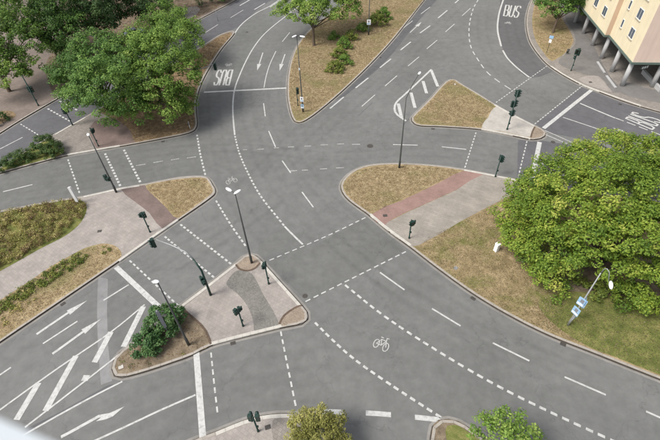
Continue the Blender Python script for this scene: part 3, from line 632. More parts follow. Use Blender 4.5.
# trees of the north-west corner
GT = 'trees of the shaded corner plaza'
tree('broadleaf_tree', 'deep green broad tree on the leaf-covered island beside the bus lane', 'tree', (112, 110),
     [(75, 78, 6.6, 3.2), (98, 54, 9.5, 3.4), (84, 98, 4.8, 2.8), (108, 82, 8.4, 3.8), (104, 104, 4.8, 2.8), (130, 108, 4.4, 2.8), (122, 62, 9, 3.2), (66, 86, 4.8, 2.2), (88, 66, 8, 3.2), (122, 96, 6, 3), (94, 84, 7, 3.2), (118, 116, 3, 1.8)], LM['mid'], 48, (.095, .17), .3, 3.2, toned=.42, inner=.35)
tree('broadleaf_tree', 'lighter green tree with yellowish top on the leaf-covered island', 'tree', (163, 106),
     [(150, 58, 9, 3.4), (170, 48, 10, 3.2), (172, 74, 7.5, 3.4), (150, 84, 7, 3.4), (160, 104, 4.6, 2.8), (176, 96, 4.6, 2.4), (140, 44, 9.5, 2.6), (186, 62, 6.5, 2.3), (142, 100, 5, 2.6), (160, 90, 6.2, 3), (138, 72, 8, 3), (178, 108, 3.4, 1.7)], LM['light'], 48, (.095, .17), .28, 3.4, toned=.45, inner=.35)
tree('broadleaf_tree', 'light green tree behind the leafy island reaching towards the slip road', 'tree', (172, 30),
     [(164, 16, 6.0, 2.7), (180, 22, 6, 2.5), (191, 34, 5.4, 2.2), (178, 34, 6.2, 2.5), (152, 28, 6.6, 2.3), (196, 44, 4.6, 1.5), (166, 30, 6.4, 2.6)], LM['light'], 34, (.11, .19), .2, 2.6, toned=.42, inner=.35)
tree('broadleaf_tree', 'tall green tree by the signal pole on the slip road plaza', 'tree', (10, 92),
     [(14, 14, 10, 3.4), (-2, 32, 9, 3.6), (26, 42, 7.5, 2.9), (8, 58, 6, 3.2), (28, 66, 4.6, 2.1), (-8, 72, 5, 2.8), (34, 26, 8, 2.4), (-6, -8, 11, 3.6), (20, -4, 10.5, 2.8), (12, 74, 4.4, 2), (14, 36, 8.5, 3)], LM['light'], 32, (.12, .2), .28, 3.2, toned=.34, inner=.35)
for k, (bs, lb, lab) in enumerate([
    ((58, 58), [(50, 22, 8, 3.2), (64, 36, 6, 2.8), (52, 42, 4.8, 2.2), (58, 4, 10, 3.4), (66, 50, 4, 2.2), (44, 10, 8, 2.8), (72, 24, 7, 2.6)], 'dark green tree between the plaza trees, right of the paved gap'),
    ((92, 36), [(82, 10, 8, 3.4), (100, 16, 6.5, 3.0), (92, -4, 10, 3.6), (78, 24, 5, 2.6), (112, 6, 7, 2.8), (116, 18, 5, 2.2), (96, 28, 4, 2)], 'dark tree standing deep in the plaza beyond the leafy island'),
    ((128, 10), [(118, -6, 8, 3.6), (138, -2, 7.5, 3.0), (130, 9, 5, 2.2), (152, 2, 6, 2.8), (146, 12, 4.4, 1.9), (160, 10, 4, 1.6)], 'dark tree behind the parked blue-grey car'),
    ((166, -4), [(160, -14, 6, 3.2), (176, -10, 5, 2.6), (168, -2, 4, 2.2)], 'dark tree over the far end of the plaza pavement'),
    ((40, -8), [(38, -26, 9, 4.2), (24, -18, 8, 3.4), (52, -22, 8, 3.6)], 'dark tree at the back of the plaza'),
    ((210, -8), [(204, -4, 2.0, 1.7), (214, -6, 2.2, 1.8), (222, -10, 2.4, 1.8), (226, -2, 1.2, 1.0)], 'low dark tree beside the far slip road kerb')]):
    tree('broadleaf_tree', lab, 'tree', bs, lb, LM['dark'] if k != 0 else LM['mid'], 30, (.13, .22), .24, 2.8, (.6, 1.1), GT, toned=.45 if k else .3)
tree('young_tree', 'light green tree with slim bare trunk on the grass island', 'tree', (314, 46),
     [(292, 6, 6.0, 2.2), (310, 2, 7, 2.8), (328, 0, 6.6, 2.6), (282, 12, 5.2, 1.6), (304, 17, 5.0, 1.9), (322, 14, 5.2, 1.9), (345, 4, 5.6, 2.2), (300, -12, 8.5, 3), (340, -12, 8, 3), (338, 16, 4.6, 1.4), (318, -24, 10, 3), (312, 12, 6, 2.4), (298, 12, 5.6, 2), (352, 10, 4.6, 1.6)],
     LM['light'], 38, (.11, .2), .24, 4.2, (.5, .85), toned=.62, inner=.15)
tree('young_tree', 'deep green tree in front of the arcade of the cream building', 'tree', (552.5, 33),
     [(545, 5, 4.6, 1.6), (556, 2, 5.2, 2.2), (570, 4, 4.8, 1.8), (580, 2, 5, 1.7), (550, -8, 6.5, 2.4), (570, -10, 7, 2.8), (562, 8, 4.4, 1.7), (550, 10, 4, 1.3), (578, 8, 4.2, 1.4)], LM['mid'], 45, (.11, .19), .22, 3.0, (.45, .8), toned=.5)
tree('spreading_tree', 'huge yellow-green spreading tree on the grass verge, its crown reaching almost to the ground', 'tree', (606, 268),
     [(514, 212, 3.2, 1.9), (516, 230, 2.8, 1.7), (524, 244, 2.4, 1.6), (538, 258, 2.2, 1.7), (534, 194, 4.6, 2.4), (548, 212, 6, 3.0), (550, 244, 4.0, 2.5), (560, 176, 5.4, 2.6), (582, 164, 6, 2.8), (608, 158, 6.4, 2.8), (634, 158, 6.4, 2.7), (660, 160, 6.2, 2.8),
      (575, 205, 7.8, 3.6), (606, 196, 8.6, 3.8), (640, 196, 8.4, 3.8), (676, 200, 8, 4), (582, 236, 6.2, 3.0), (612, 240, 6.4, 3.2), (646, 240, 6.6, 3.6), (684, 250, 6, 4),
      (548, 272, 1.8, 1.6), (552, 288, 1.1, 1.1), (566, 262, 3, 1.7), (634, 272, 3.2, 2.5), (652, 284, 2.4, 2.4), (628, 292, 1.3, 1.4), (650, 302, 1.2, 1.4), (690, 290, 3, 3)],
     LM['lime'], 66, (.085, .15), .3, 1.6, (.4, .85), toned=.5, spread=.26)
# bottom edge
tree('conifer_bush', 'rounded olive yellow bush at the pavement corner by the give way line', 'bush', (322, 452),
     [(302, 424, 2.2, 1.05), (320, 420, 2.8, 1.0), (334, 428, 2.4, 1.05), (312, 440, 2.6, 1.3), (334, 445, 2.2, 1.2), (322, 434, 3.1, 1.1), (300, 440, 1.6, .9)], LM['olive'], 170, (.05, .09), .1, 1.0, (.2, .36), toned=.5)
tree('young_tree', 'open leafy young tree on the island tip at the give way line', 'tree', (504, 468),
     [(486, 430, 3.4, .9), (500, 424, 4.4, .9), (514, 424, 4.2, .85), (524, 436, 3.6, .9), (498, 440, 3.8, 1.1), (512, 442, 4, 1.2), (482, 442, 2.8, .8), (534, 446, 3, .8)], LM['light'], 55, (.08, .14), .08, 1.6, (.28, .5), toned=.55, inner=.15)
# bushes
shrub('evergreen_bush', 'glossy dark green bush beside the tall lamp on the soil bed of the refuge', 'bush', (165, 334), [(162, 319, 1.4, 1.15), (171, 316, 1.2, .95), (155, 323, 1.1, .85), (166, 329, .8, .95), (160, 312, 1.3, .8)], LM['bush'], 120, (.08, .14), toned=.62)
shrub('evergreen_bush', 'smaller dark green bush towards the narrow soil tip of the refuge', 'bush', (149, 350), [(147, 339, 1.1, .95), (154, 344, .9, .75), (141, 346, .8, .75), (150, 350, .6, .7)], LM['bush'], 120, (.08, .14), toned=.66)
shrub('clipped_bush', 'rounded green hedge bush on the paved island by the slip road', 'bush', (46, 153), [(44, 143, 1.3, 1.3), (54, 149, .9, 1.1), (36, 151, .8, 1.0), (48, 154, .6, 1.0), (58, 154, .5, .6)], LM['hedge'], 200, (.05, .1), (.25, .4), toned=.5)
shrub('clipped_bush', 'low green hedge bush at the narrow end of the paved island', 'bush', (16, 164), [(22, 156, .8, 1.0), (12, 161, .7, .9), (4, 166, .6, .8), (27, 160, .5, .7)], LM['hedge'], 200, (.05, .1), (.25, .4), toned=.5)
for k, (x, y, r, m, q) in enumerate([(334, 67, 1.1, 'strip', 'yellow-green shrub at the lower end of the shrub row'), (344, 61, 1.0, 'bush', 'rounded shrub second from the lower end of the shrub row'), (339, 53, 1.1, 'strip', 'shrub in the lower bend of the shrub row'), (343, 44, 1.1, 'bush', 'dense shrub halfway along the shrub row'),
                                   (350, 36, 1.0, 'strip', 'low shrub in the upper bend of the shrub row'), (361, 28, .95, 'bush', 'small shrub beside the poster on the pole'), (376, 20, 1.5, 'strip', 'yellowish shrub past the poster pole'), (383, 14, 1.2, 'bush', 'shrub at the upper end of the row past the poster pole'), (333, 36, .8, 'bush', 'small shrub below the slim-trunked tree')]):
    c = P(x, y, r * .6)
    shrub('shrub', q + ' on the grass island', 'shrub', (x, y + r * 3), [(x, y, r * .8, r * .8), (x + r * 5, y + r * 2, r * .5, r * .6), (x - r * 4, y + r * 2, r * .5, r * .55), (x + r * 1, y - r * 3, r * .6, r * .6)], LM['strip'] if m == 'strip' else LM['light'], 110, (.08, .14), (.25, .45), 'shrubs in a row on the grass island', toned=.5 if m == 'strip' else .35)
shrub('shrub', 'dark low shrub at the plaza kerb beside the slip road', 'shrub', (4, 124), [(2, 118, .7, .9), (-6, 120, .8, 1)], LM['dark'], 60, (.1, .16), toned=.6)
shrub('shrub', 'low shrub at the foot of the spreading tree near the poster lamp', 'shrub', (598, 296), [(592, 290, .5, .9), (606, 290, .6, 1.0), (620, 296, .5, .9), (578, 284, .4, .7)], LM['strip'], 60, (.1, .17), toned=.45)
# beds that read as one mass
def pip(x, y, poly):
    c = np.zeros(len(x), bool); j = len(poly) - 1
    for i in range(len(poly)):
        xi, yi = poly[i]; xj, yj = poly[j]
        with np.errstate(divide='ignore', invalid='ignore'):
            c ^= ((yi > y) != (yj > y)) & (x < (xj - xi) * (y - yi) / (yj - yi + 1e-12) + xi)
        j = i
    return c
def scatter(pts, dens, sub=3, margin=.12):
    poly = gp(pts, True, sub); a = np.array(poly); lo, hi = a.min(0), a.max(0); n = int(min(400000, np.prod(hi - lo) * dens))
    x = rng.uniform(lo[0], hi[0], n); y = rng.uniform(lo[1], hi[1], n); k = pip(x, y, poly); return np.c_[x[k], y[k]]
def bed(name, label, cat, pts, dens, hgt, mat, clump, per, leaf, spread=.2, toned=.5):
    p = scatter(pts, dens); Cs = []; Ns = []; Ts = []
    for x, y in p:
        big = rng.random(); h = hgt * (.35 + .65 * big) * (.75 + .25 * math.sin(x * .9) * math.sin(y * 1.1 + 1)); cr = rng.uniform(*clump); nl = int(per * cr * cr * 3.2) + 4
        u = rng.normal(size=(nl, 3)); u /= np.linalg.norm(u, axis=1)[:, None]; c = np.array([x, y, .17 + h * .6])
        Cs.append(c + u * cr * np.array([1, 1, h / cr * .6]) * rng.uniform(.4, 1, nl)[:, None]); Ns.append(u * .5 + [0, 0, .6] + rng.normal(0, .5, (nl, 3)))
        Ts.append(np.full(nl, toned + rng.normal(0, spread)) + rng.normal(0, .1, nl))
    C = np.concatenate(Cs); C[:, 2] = np.maximum(C[:, 2], .13)
    o = leaf_mesh(name, C, np.concatenate(Ns), rng.uniform(*leaf, len(C)), np.concatenate(Ts), LM[mat], None, .5, 'stuff'); return tag(o, label, cat)
bed('wild_planting', 'overgrown yellow and rust coloured perennials beside the footpath', 'plants', [(-40, 223), (0, 214.5), (45, 205.5), (70, 200.5), (81, 202.5), (85.5, 208), (84, 215), (78, 224), (65, 234.5), (40, 247.5), (18, 260), (0, 269.5), (-40, 292)], 7.0, 1.0, 'wild', (.2, .5), 120, (.045, .09), .33, .52)
bed('ground_cover', 'low green weeds along the dry strip by the road', 'plants', [(-30, 338), (0, 318), (30, 297), (52, 283), (66, 275), (84, 262), (88, 257), (80, 254.5), (62, 263), (40, 278), (20, 291), (-30, 324)], 8.0, .5, 'strip', (.2, .45), 60, (.06, .12), .2, .45)
bed('ground_cover', 'green weed patch at the rounded end of the dry strip', 'plants', [(97, 250), (106, 247.5), (114, 249.5), (111, 254), (102, 255.5)], 6, .25, 'strip', (.18, .35), 50, (.05, .1), .2, .45)
bed('yellow_weeds', 'yellow grasses at the lower end of the dry strip by the footpath', 'plants', [(-30, 355), (0, 330), (24, 310), (40, 296), (36, 288), (10, 300), (-30, 325)], 3, .3, 'wild', (.2, .4), 50, (.06, .12), .2, .72)

# grass blades and fallen leaves: fine relief on the verges
def grass(label, pts, dens, hgt, tone, tsp=.2, z=.155, name='grass', mat='blade', leafsz=(.03, .085)):
    p = scatter(pts, dens); n = len(p); pn = np.sin(p[:, 0] * .7 + 1.3 * np.sin(p[:, 1] * .45)) * np.sin(p[:, 1] * .8 + 1.1 * np.sin(p[:, 0] * .5))
    C = np.c_[p, np.full(n, z) + rng.uniform(.2, 1, n) * hgt]; N = rng.normal(size=(n, 3)); N[:, 2] = np.abs(N[:, 2]) * .8 + .3
    o = leaf_mesh(name, C, N, rng.uniform(*leafsz, n), tone + pn * .16 + rng.normal(0, tsp, n), LM[mat], None, .35, 'stuff'); return tag(o, label, 'grass' if mat == 'blade' else 'leaves')
grass('straw coloured dry grass on the big island with the shrub row', [(424, -6), (406, 21), (391, 39), (373, 59), (353, 79), (329, 100.5), (309, 116.5), (301, 120.6), (296.5, 120.4), (295, 118), (290.4, 103), (289.6, 86), (291.6, 68), (296, 54), (303, 41), (312, 31), (340, 10), (360, -6)], 110, .07, .55, .28)
grass('dry grass on the triangular island with the paved end', [(414, 120.5), (416, 116.5), (432, 100.5), (446, 85), (450.5, 82), (453.5, 82), (460, 86), (478, 96.5), (493.5, 106.5), (486, 117), (479.5, 127.6), (440, 125.2), (418, 123.6)], 110, .07, .55, .28)
grass('dry grass on the rounded nose before the pink path', [(344, 187), (346.5, 182), (354, 175.5), (366, 169.8), (384, 167.4), (415, 167.6), (446, 170), (460, 171.8), (440, 181.4), (403, 199), (369.5, 212.8), (351.5, 199.5), (346, 193)], 110, .07, .55, .28)
grass('dry grass on the triangular nose beside the brown cycle path', [(148, 187.5), (160, 184.4), (178, 181.4), (200, 179.8), (205, 181), (208, 184.4), (211.8, 191), (210, 194), (196, 205), (178, 217.5), (168, 208.5), (159.4, 200)], 110, .07, .57, .28)
grass('patchy tan grass along the long verge kerb', [(419, 247.4), (460, 223.6), (500, 202.8), (522, 191.6), (560, 191), (560, 320), (549, 332), (512.7, 315), (476.4, 293.6), (439, 267.3)], 110, .07, .55, .28)
grass('greener grass around the foot of the poster lamp', [(545, 298), (600, 298), (660, 304), (740, 320), (740, 404), (655, 374), (615, 358), (585, 346), (550, 331), (530, 312)], 90, .08, .2, .2)
grass('dry grass strip between footpath and road', [(-30, 360), (0, 339), (60, 299), (116, 260.5), (120, 256), (118, 251.5), (113, 247.6), (104, 246), (95, 247.6), (83, 251.6), (73, 257), (52, 268.6), (31.8, 282.6), (0, 303), (-30, 322)], 90, .06, .5, .28)
grass('dry grass under the tree by the cream building', [(541, -8), (536, 4), (534, 15), (533.6, 27), (536.5, 39), (542, 49), (551.5, 60), (558, 57), (565, 51.5), (571.5, 43), (569.6, 34.6), (562.4, 22.6), (558, 12), (559, -8)], 80, .07, .5, .28)
grass('rust brown fallen leaves under the island trees', [(138, 142), (160, 137.6), (186, 132), (192, 129), (193.8, 125), (193.2, 113), (193.6, 102), (198.4, 84), (209, 64), (220, 48.5), (230.6, 35.8), (221, 37), (207, 46), (150, 81), (102, 111), (107, 117), (120, 123), (131, 133)], 16, .03, .45, .25, .165, 'fallen_leaves', 'fallen', (.06, .13))
grass('brown fallen leaves on the plaza beyond the slip road', [(60, 94), (125, 57), (192, 20.5), (225, 3), (240, -10), (120, -20), (66, 20), (60, 45), (49, 62), (50, 79)], 5, .03, .4, .25, .165, 'fallen_leaves', 'fallen', (.07, .14))
grass('tan dead leaves on the soil bed of the refuge', [(116, 368), (117, 364), (121, 357.5), (129, 351), (153, 332), (181, 310.4), (193, 320), (204, 331.5), (209.5, 344), (190, 353.5), (171, 360), (154, 366), (136, 371.3), (122, 374.5)], 10, .03, .55, .25, .165, 'fallen_leaves', 'fallen', (.05, .1))

# ------------------------------------------------------------------ lamps
def rotz_to(v): return math.atan2(v.y, v.x)
def lamp_head(t, p, yaw, L=.75, name='lamp_head'):
    R = Matrix.Rotation(yaw, 3, 'Z'); o = MB(); o.ell(p, (L / 2, .17, .1), R, 14, 8); h = o.build(name, MT['white'], t, True)
    MB().ell(Vector(p) - Vector((0, 0, .06)), (L * .38, .13, .07), R, 12, 6).build('diffuser', MT['gal'], h, True)
def lamp(label, base, H, heads, bends=None, r=(.11, .05), mat='pole', group=None):
    b = Vector((*G(*base), .1)); t = thing('street_lamp', label, 'street lamp', b, group)
    MB().tube([(0, 0, -.05), (0, 0, 1.1), (0, 0, 1.15), (0, 0, H)], [r[0] * 1.25, r[0] * 1.25, r[0], r[1]], 12).build('pole', MT[mat], t, True)
    MB().box((0, -r[0] * 1.25, .75), (.11, .02, .4)).build('access_door', MT[mat], t)
    for (hx, hy, hz, L) in heads:
        p = P(hx, hy, hz) - b; d = Vector((p.x, p.y, 0)); ln = d.length
        if ln > .25:
            st = Vector((0, 0, H - .02)); e = p - d.normalized() * L * .4
            md = st.lerp(e, .5) + Vector((0, 0, .12 if ln < 2 else .25)); MB().tube([st, md, e], [r[1], r[1] * .8, r[1] * .7], 8).build('arm', MT[mat], t, True)
        lamp_head(t, p, rotz_to(d) if ln > .05 else 0, L)
    return t
lamp('dark lamp post with one white head at the footpath crossing, signal on its shaft', (116.8, 193), 8.7, [(88.2, 134.5, 9.0, .6)])
lamp('slim lamp post with twin white heads on the pointed tip of the refuge', (252, 263.6), 10.0, [(228.8, 189.5, 10.3, .85), (237.4, 191.8, 10.3, .85)])
lamp('lamp post with long inclined arm on the dry grass nose', (399.2, 168.6), 10.4, [(419.6, 73, 11.3, .8)], mat='pole')
lamp('dark lamp post rising out of the soil bed beside the green bushes', (189.1, 345.6), 9.6, [(156, 281.6, 9.9, .55)])
lamp('tall lamp post with twin white heads near the tip of the grass island', (303.2, 112.5), 12.0, [(294.4, 36.2, 12.2, .9), (302.4, 36.4, 12.2, .9)], r=(.1, .05))
lamp('lamp post with a white poster beside the shrub row', (368.5, 35.5), 10, [(371, -20, 10.3, .8)])
# whip-arm lamp by the tree
b = Vector((*G(567.3, 326), .1)); t = thing('street_lamp', 'whip-arm lamp post hung with blue posters on the grass verge', 'street lamp', b)
Hh = 8.6
MB().tube([(0, 0, -.05), (0, 0, 1.1), (0, 0, 1.15), (0, 0, Hh - .6)], [.11, .11, .08, .05], 12).build('pole', MT['gal'], t, True)
hd = P(611, 285, Hh - .9) - b; dv = Vector((hd.x, hd.y, 0))
MB().tube([(0, 0, Hh - .6), Vector((0, 0, Hh)) + dv * .06, Vector((0, 0, Hh + .15)) + dv * .2, Vector((0, 0, Hh)) + dv * .45, hd + Vector((0, 0, .15)) - dv.normalized() * .3], [.05, .045, .04, .04, .035], 8).build('arm', MT['gal'], t, True)
vd = P(611, 292, Hh - .9) - P(611, 278, Hh - .9); lamp_head(t, hd, rotz_to(vd), .95)

# ------------------------------------------------------------------ traffic signals
def head(t, p, yaw, n=3, s=1.0, board=False):
    p = Vector(p); R = Matrix.Rotation(yaw, 3, 'Z'); hh = .3 * n * s
    h = MB().box(p, (.24 * s, .32 * s, hh), 0, R).build('signal_head', MT['dkgreen'], t, bevel=.02)
    f = R @ Vector((1, 0, 0)); sd = R @ Vector((0, 1, 0))
    for k in range(n):
        c = p + Vector((0, 0, hh / 2 - .15 * s - k * .3 * s)) + f * .125 * s
        MB().tube([c - f * .01, c + f * .012], .1 * s, 14).build('lens', MT[('lensr', 'lensy', 'lensg')[k if n == 3 else k * 2]], h)
        m = MB(); nn = 9; b0 = 0
        for j in range(nn):
            a = math.radians(-20 + 220 * j / (nn - 1)); q = sd * math.cos(a) * .12 * s + Vector((0, 0, math.sin(a) * .12 * s))
            m.v += [c + q, c + q + f * (.2 if 20 < -20 + 220 * j / (nn - 1) < 160 else .12) * s]
            if j: m.f.append((2 * j - 2, 2 * j - 1, 2 * j + 1, 2 * j))
        v = m.build('visor', MT['dkgreen'], h, True); sm = v.modifiers.new('thick', 'SOLIDIFY'); sm.thickness = .012
    return h
def signal(label, base, H, heads, r=.07, group=None, mat='dkgreen', z0=.1):
    """heads: (dx along yaw side, z, yaw deg, lens count, scale)"""
    b = Vector((*G(*base), z0)); t = thing('traffic_signal', label, 'traffic light', b, group)
    MB().tube([(0, 0, -.05), (0, 0, .25), (0, 0, .3), (0, 0, H)], [r * 1.5, r * 1.5, r, r], 12).build('pole', MT[mat], t, True)
    MB().tube([(0, 0, H), (0, 0, H + .06)], [r, r * .5], 12).build('cap', MT[mat], t, True)
    MB().box((r + .05, 0, 1.05), (.1, .12, .2)).build('push_button', MT['dkgreen'], t, bevel=.01)
    for side, z, yaw, n, s in heads:
        ya = math.radians(yaw); R = Matrix.Rotation(ya, 3, 'Z'); off = R @ Vector((.08, side, 0)); p = off + Vector((0, 0, z))
        for dz in (-.12 * n * s, .12 * n * s): MB().tube([(0, 0, z + dz), p + Vector((0, 0, dz))], .022, 6).build('bracket', MT[mat], t)
        head(t, p, ya, n, s)
    return t
signal('two-headed pedestrian signal on the pale pavement by the brown cycle path', (150.6, 233), 3.2, [(.22, 2.75, 40, 2, 1), (-.22, 2.75, 220, 2, 1), (.2, 2.8, 310, 3, .9)])
signal('pedestrian signal with angled heads on the pale paving of the refuge', (243.4, 327), 3.0, [(.24, 2.6, 140, 2, 1), (-.24, 2.6, 250, 3, .9), (.22, 2.6, 20, 2, 1)])
signal('single slim signal post on the strip beside the right-hand kerb of the refuge', (269, 284.8), 3.3, [(.16, 2.9, 60, 3, .9), (-.16, 2.9, 240, 2, .9)])
signal('small pedestrian signal at the grey path end of the long verge', (409, 239.2), 3.0, [(.2, 2.65, 200, 2, 1), (-.2, 2.65, 30, 2, 1)])
signal('signal with two dark heads on the path beside the spreading tree', (495, 177.6), 3.3, [(.28, 2.8, 300, 3, 1), (-.28, 2.8, 120, 3, 1)])
signal('tall signal mast with three stacked pairs of heads on the pale island end', (506.8, 130.3), 6.3, [(.26, 5.75, 320, 3, 1.15), (-.2, 5.7, 140, 3, 1.1), (.24, 4.2, 330, 3, 1.1), (-.24, 4.1, 200, 3, 1.05), (.24, 2.7, 320, 3, 1.05), (-.24, 2.6, 150, 2, 1.05)], .085)
signal('signal with several heads on the dark paving in front of the cream building', (570.6, 71.5), 4.0, [(.28, 3.4, 210, 3, 1.1), (-.28, 3.4, 250, 3, 1), (.24, 2.5, 150, 2, 1), (0, 3.5, 30, 3, 1)])
signal('signal on the plaza edge under the tall tree, across the slip road', (39, 106.4), 5.4, [(.26, 2.9, 330, 3, 1.1), (-.26, 2.9, 200, 3, 1.1)], .09)
signal('signal at the slip road kerb of the paved island', (73, 125.8), 3.4, [(.26, 2.7, 200, 3, 1.1), (-.26, 2.7, 110, 3, 1.1)], .08)
signal('pedestrian signal on the paved island next to the brown paving', (99, 147), 3.2, [(.2, 2.7, 260, 2, 1), (-.2, 2.7, 80, 2, 1)])
signal('two-headed signal at the corner of the south pavement', (258.5, 432), 2.9, [(.3, 2.5, 80, 3, 1.05), (-.3, 2.5, 95, 3, 1.05)])
signal('slim signal post beside the poster lamp at the tip of the grass island', (298, 106.5), 3.2, [(.2, 2.7, 250, 3, 1.05), (-.2, 2.6, 100, 3, 1.0)], .06)
# heads fixed to lamp post
t = thing('traffic_signal', 'signal head clamped halfway up the lamp post at the footpath crossing', 'traffic light', (*G(116.8, 193), 2.6))
MB().tube([(-.15, 0, 0), (.3, .02, 0)], .03, 8).build('bracket', MT['dkgreen'], t); head(t, (-.38, 0, 0), math.radians(180), 3, 1); head(t, (.02, -.3, 0), math.radians(270), 2, .95)
def cantilever(label, base, pts, hpos, yaw, extra=()):
    b = Vector((*G(*base), .1)); t = thing('traffic_signal', label, 'traffic light', b)
    p = [Vector((0, 0, -.05)), Vector((0, 0, 1.0)), Vector((0, 0, 2.2))] + [(P(*q) - b) if len(q) == 3 else Vector(q) for q in pts]
    k = min(4, len(p) - 1); rr = [.14, .12, .11] + [.1 - .055 * i / len(pts) for i in range(len(pts))]
    MB().tube(p[:k + 1], rr[:k + 1], 12).build('pole', MT['dkgreen'], t, True); MB().tube(p[k:], rr[k:], 10).build('arm', MT['gal'], t, True)
    hp = P(*hpos) - b; MB().tube([p[-1], hp + Vector((0, 0, .3))], .03, 8).build('bracket', MT['dkgreen'], t); head(t, hp, math.radians(yaw), 3, 1.25)
    for side, z, yw, n, s in extra:
        R = Matrix.Rotation(math.radians(yw), 3, 'Z'); head(t, R @ Vector((.2, side, 0)) + Vector((0, 0, z)), math.radians(yw), n, s)
cantilever('curved mast-arm signal rising from the refuge kerb over the lower left lanes', (211, 295.8), [(201.5, 270.5, 4.1), (193, 259, 5.1), (186, 252, 5.6), (171, 245, 5.9), (156, 239.5, 6.0)], (153.3, 242.8, 5.3), 215, [(.22, 2.5, 130, 3, 1.0), (-.22, 2.5, 300, 2, 1.0)])
cantilever('mast-arm signal reaching out of the island trees over the bus lane', (188, 112.8), [(0, 0, 5.6), (178, 70, 5.9), (190, 69.4, 5.9), (203, 68.2, 5.9), (213.5, 64, 5.9)], (215, 66.5, 5.3), 80)

# ------------------------------------------------------------------ posts, signs and boxes
def post(name, label, cat, base, H, r, mat, panels=(), z0=.1):
    b = Vector((*G(*base), z0)); t = thing(name, label, cat, b)
    MB().tube([(0, 0, -.05), (0, 0, H)], r, 10).build('pole', MT[mat], t, True)
    for (z, w, h, yaw, m, off) in panels:
        R = Matrix.Rotation(math.radians(yaw), 3, 'Z'); MB().box(R @ Vector((r + .02 + off, 0, 0)) + Vector((0, 0, z)), (.02, w, h), 0, R).build('sign_panel', MT[m], t, bevel=.004)
    return t
post('sign_post', 'white sign post seen edge-on at the corner of the overgrown planting', 'sign', (79.2, 204), 2.8, .05, 'white', [(1.6, .34, 2.4, 270, 'white', .1), (1.6, .3, 2.3, 300, 'white', 0), (1.6, .3, 2.3, 120, 'white', 0), (1.6, .2, 2.3, 30, 'white', .09), (1.6, .2, 2.3, 210, 'white', .09)])
post('sign_post', 'grey sign back on a post standing in the bushes of the refuge', 'sign', (170.7, 337), 4.4, .06, 'gal', [(3.0, .3, 2.6, 300, 'grey', 0), (3.0, .3, 2.6, 120, 'grey', 0)])
post('sign_post', 'blue and white signs on a post in the grass before the cream building', 'sign', (546.4, 53.3), 3.2, .04, 'pole', [(2.9, .7, .5, 230, 'blue_p', 0), (2.2, .45, .6, 230, 'white', 0), (2.9, .7, .5, 50, 'grey', 0)])
post('sign_post', 'thin pale post at the far side of the slip road', 'sign', (218, 21), 2.0, .05, 'gal', [(1.7, .3, .5, 250, 'grey', 0)])
post('marker_post', 'white marker post in the fallen leaves by the dotted line', 'post', (190.5, 129.5), 1.3, .04, 'white', [(1.0, .12, .5, 270, 'grey', 0)])
def poster(label, base, z, w, h, yaw, m, off):
    R = Matrix.Rotation(math.radians(yaw), 3, 'Z'); b = Vector((*G(*base), .1)); p = b + Vector((0, 0, z)) + R @ Vector((off, 0, 0))
    t = thing('poster_board', label, 'poster', p)
    MB().box((0, 0, 0), (.015, w, h), 0, R).build('board', MT[m], t)
    f = R @ Vector((1, 0, 0)); MB().box(f * .012 + Vector((0, 0, -h * .3)), (.006, w * .86, h * .22), 0, R).build('print_band', MT['white' if m != 'white' else 'blue_p'], t)
    MB().box(f * .012 + Vector((0, 0, h * .12)), (.006, w * .42, h * .42), 0, R).build('print_patch', MT['grey'], t)
    MB().tube([-f * (off + .02), -f * .005], .012, 6).build('cable_tie', MT['pole'], t)
poster('upper pale blue poster board on the whip-arm lamp post', (567.3, 326), 3.9, .75, 1.05, 215, 'blue_p', .13)
poster('upper poster board on the far side of the whip-arm lamp post', (567.3, 326), 3.9, .75, 1.05, 330, 'blue_p', .13)
poster('lower blue poster board on the whip-arm lamp post', (567.3, 326), 2.5, .7, 1.0, 205, 'blue_p', .15)
poster('lower white poster board on the whip-arm lamp post', (567.3, 326), 1.6, .5, .6, 300, 'white', .15)
poster('white poster board on the twin-headed lamp of the grass island', (303.2, 112.5), 2.3, .55, .8, 250, 'white', .14)
poster('blue poster board low on the twin-headed lamp of the grass island', (303.2, 112.5), 1.1, .5, .7, 255, 'blue_p', .17)
poster('white poster board on the lamp post beside the shrub row', (368.5, 35.5), 2.6, .75, 1.0, 260, 'white', .14)
poster('small white tag halfway up the twin-headed lamp of the grass island', (303.2, 112.5), 7.2, .22, .3, 250, 'white', .1)
# utility cabinet by the spreading tree
b = Vector((*G(495.5, 251.5), .1)); t = thing('utility_cabinet', 'narrow white utility cabinet at the edge of the spreading tree', 'cabinet', b)
R = Matrix.Rotation(.5, 3, 'Z'); MB().box((0, 0, .55), (.42, .42, 1.15), 0, R).build('body', MT['white'], t, bevel=.02); MB().box((0, 0, 1.15), (.48, .48, .06), 0, R).build('lid', MT['white'], t, bevel=.01)
MB().box(R @ Vector((-.02, -.215, .55)), (.3, .012, .9), 0, R).build('door', MT['white'], t); MB().box((0, 0, -.0), (.46, .46, .08), 0, R).build('plinth', MT['grey'], t)
# litter bin near the corner signal
b = Vector((*G(565.5, 55), .1)); t = thing('litter_bin', 'small dark litter bin at the grass edge before the cream building', 'bin', b)
MB().tube([(0, 0, -.02), (0, 0, .95)], .04, 8).build('post', MT['pole'], t); MB().tube([(.2, 0, .3), (.2, 0, .95)], [.17, .21], 14).build('bucket', MT['pole'], t, True); MB().tube([(.2, 0, .97), (.2, 0, 1.06)], [.22, .1], 14).build('hood', MT['pole'], t, True)
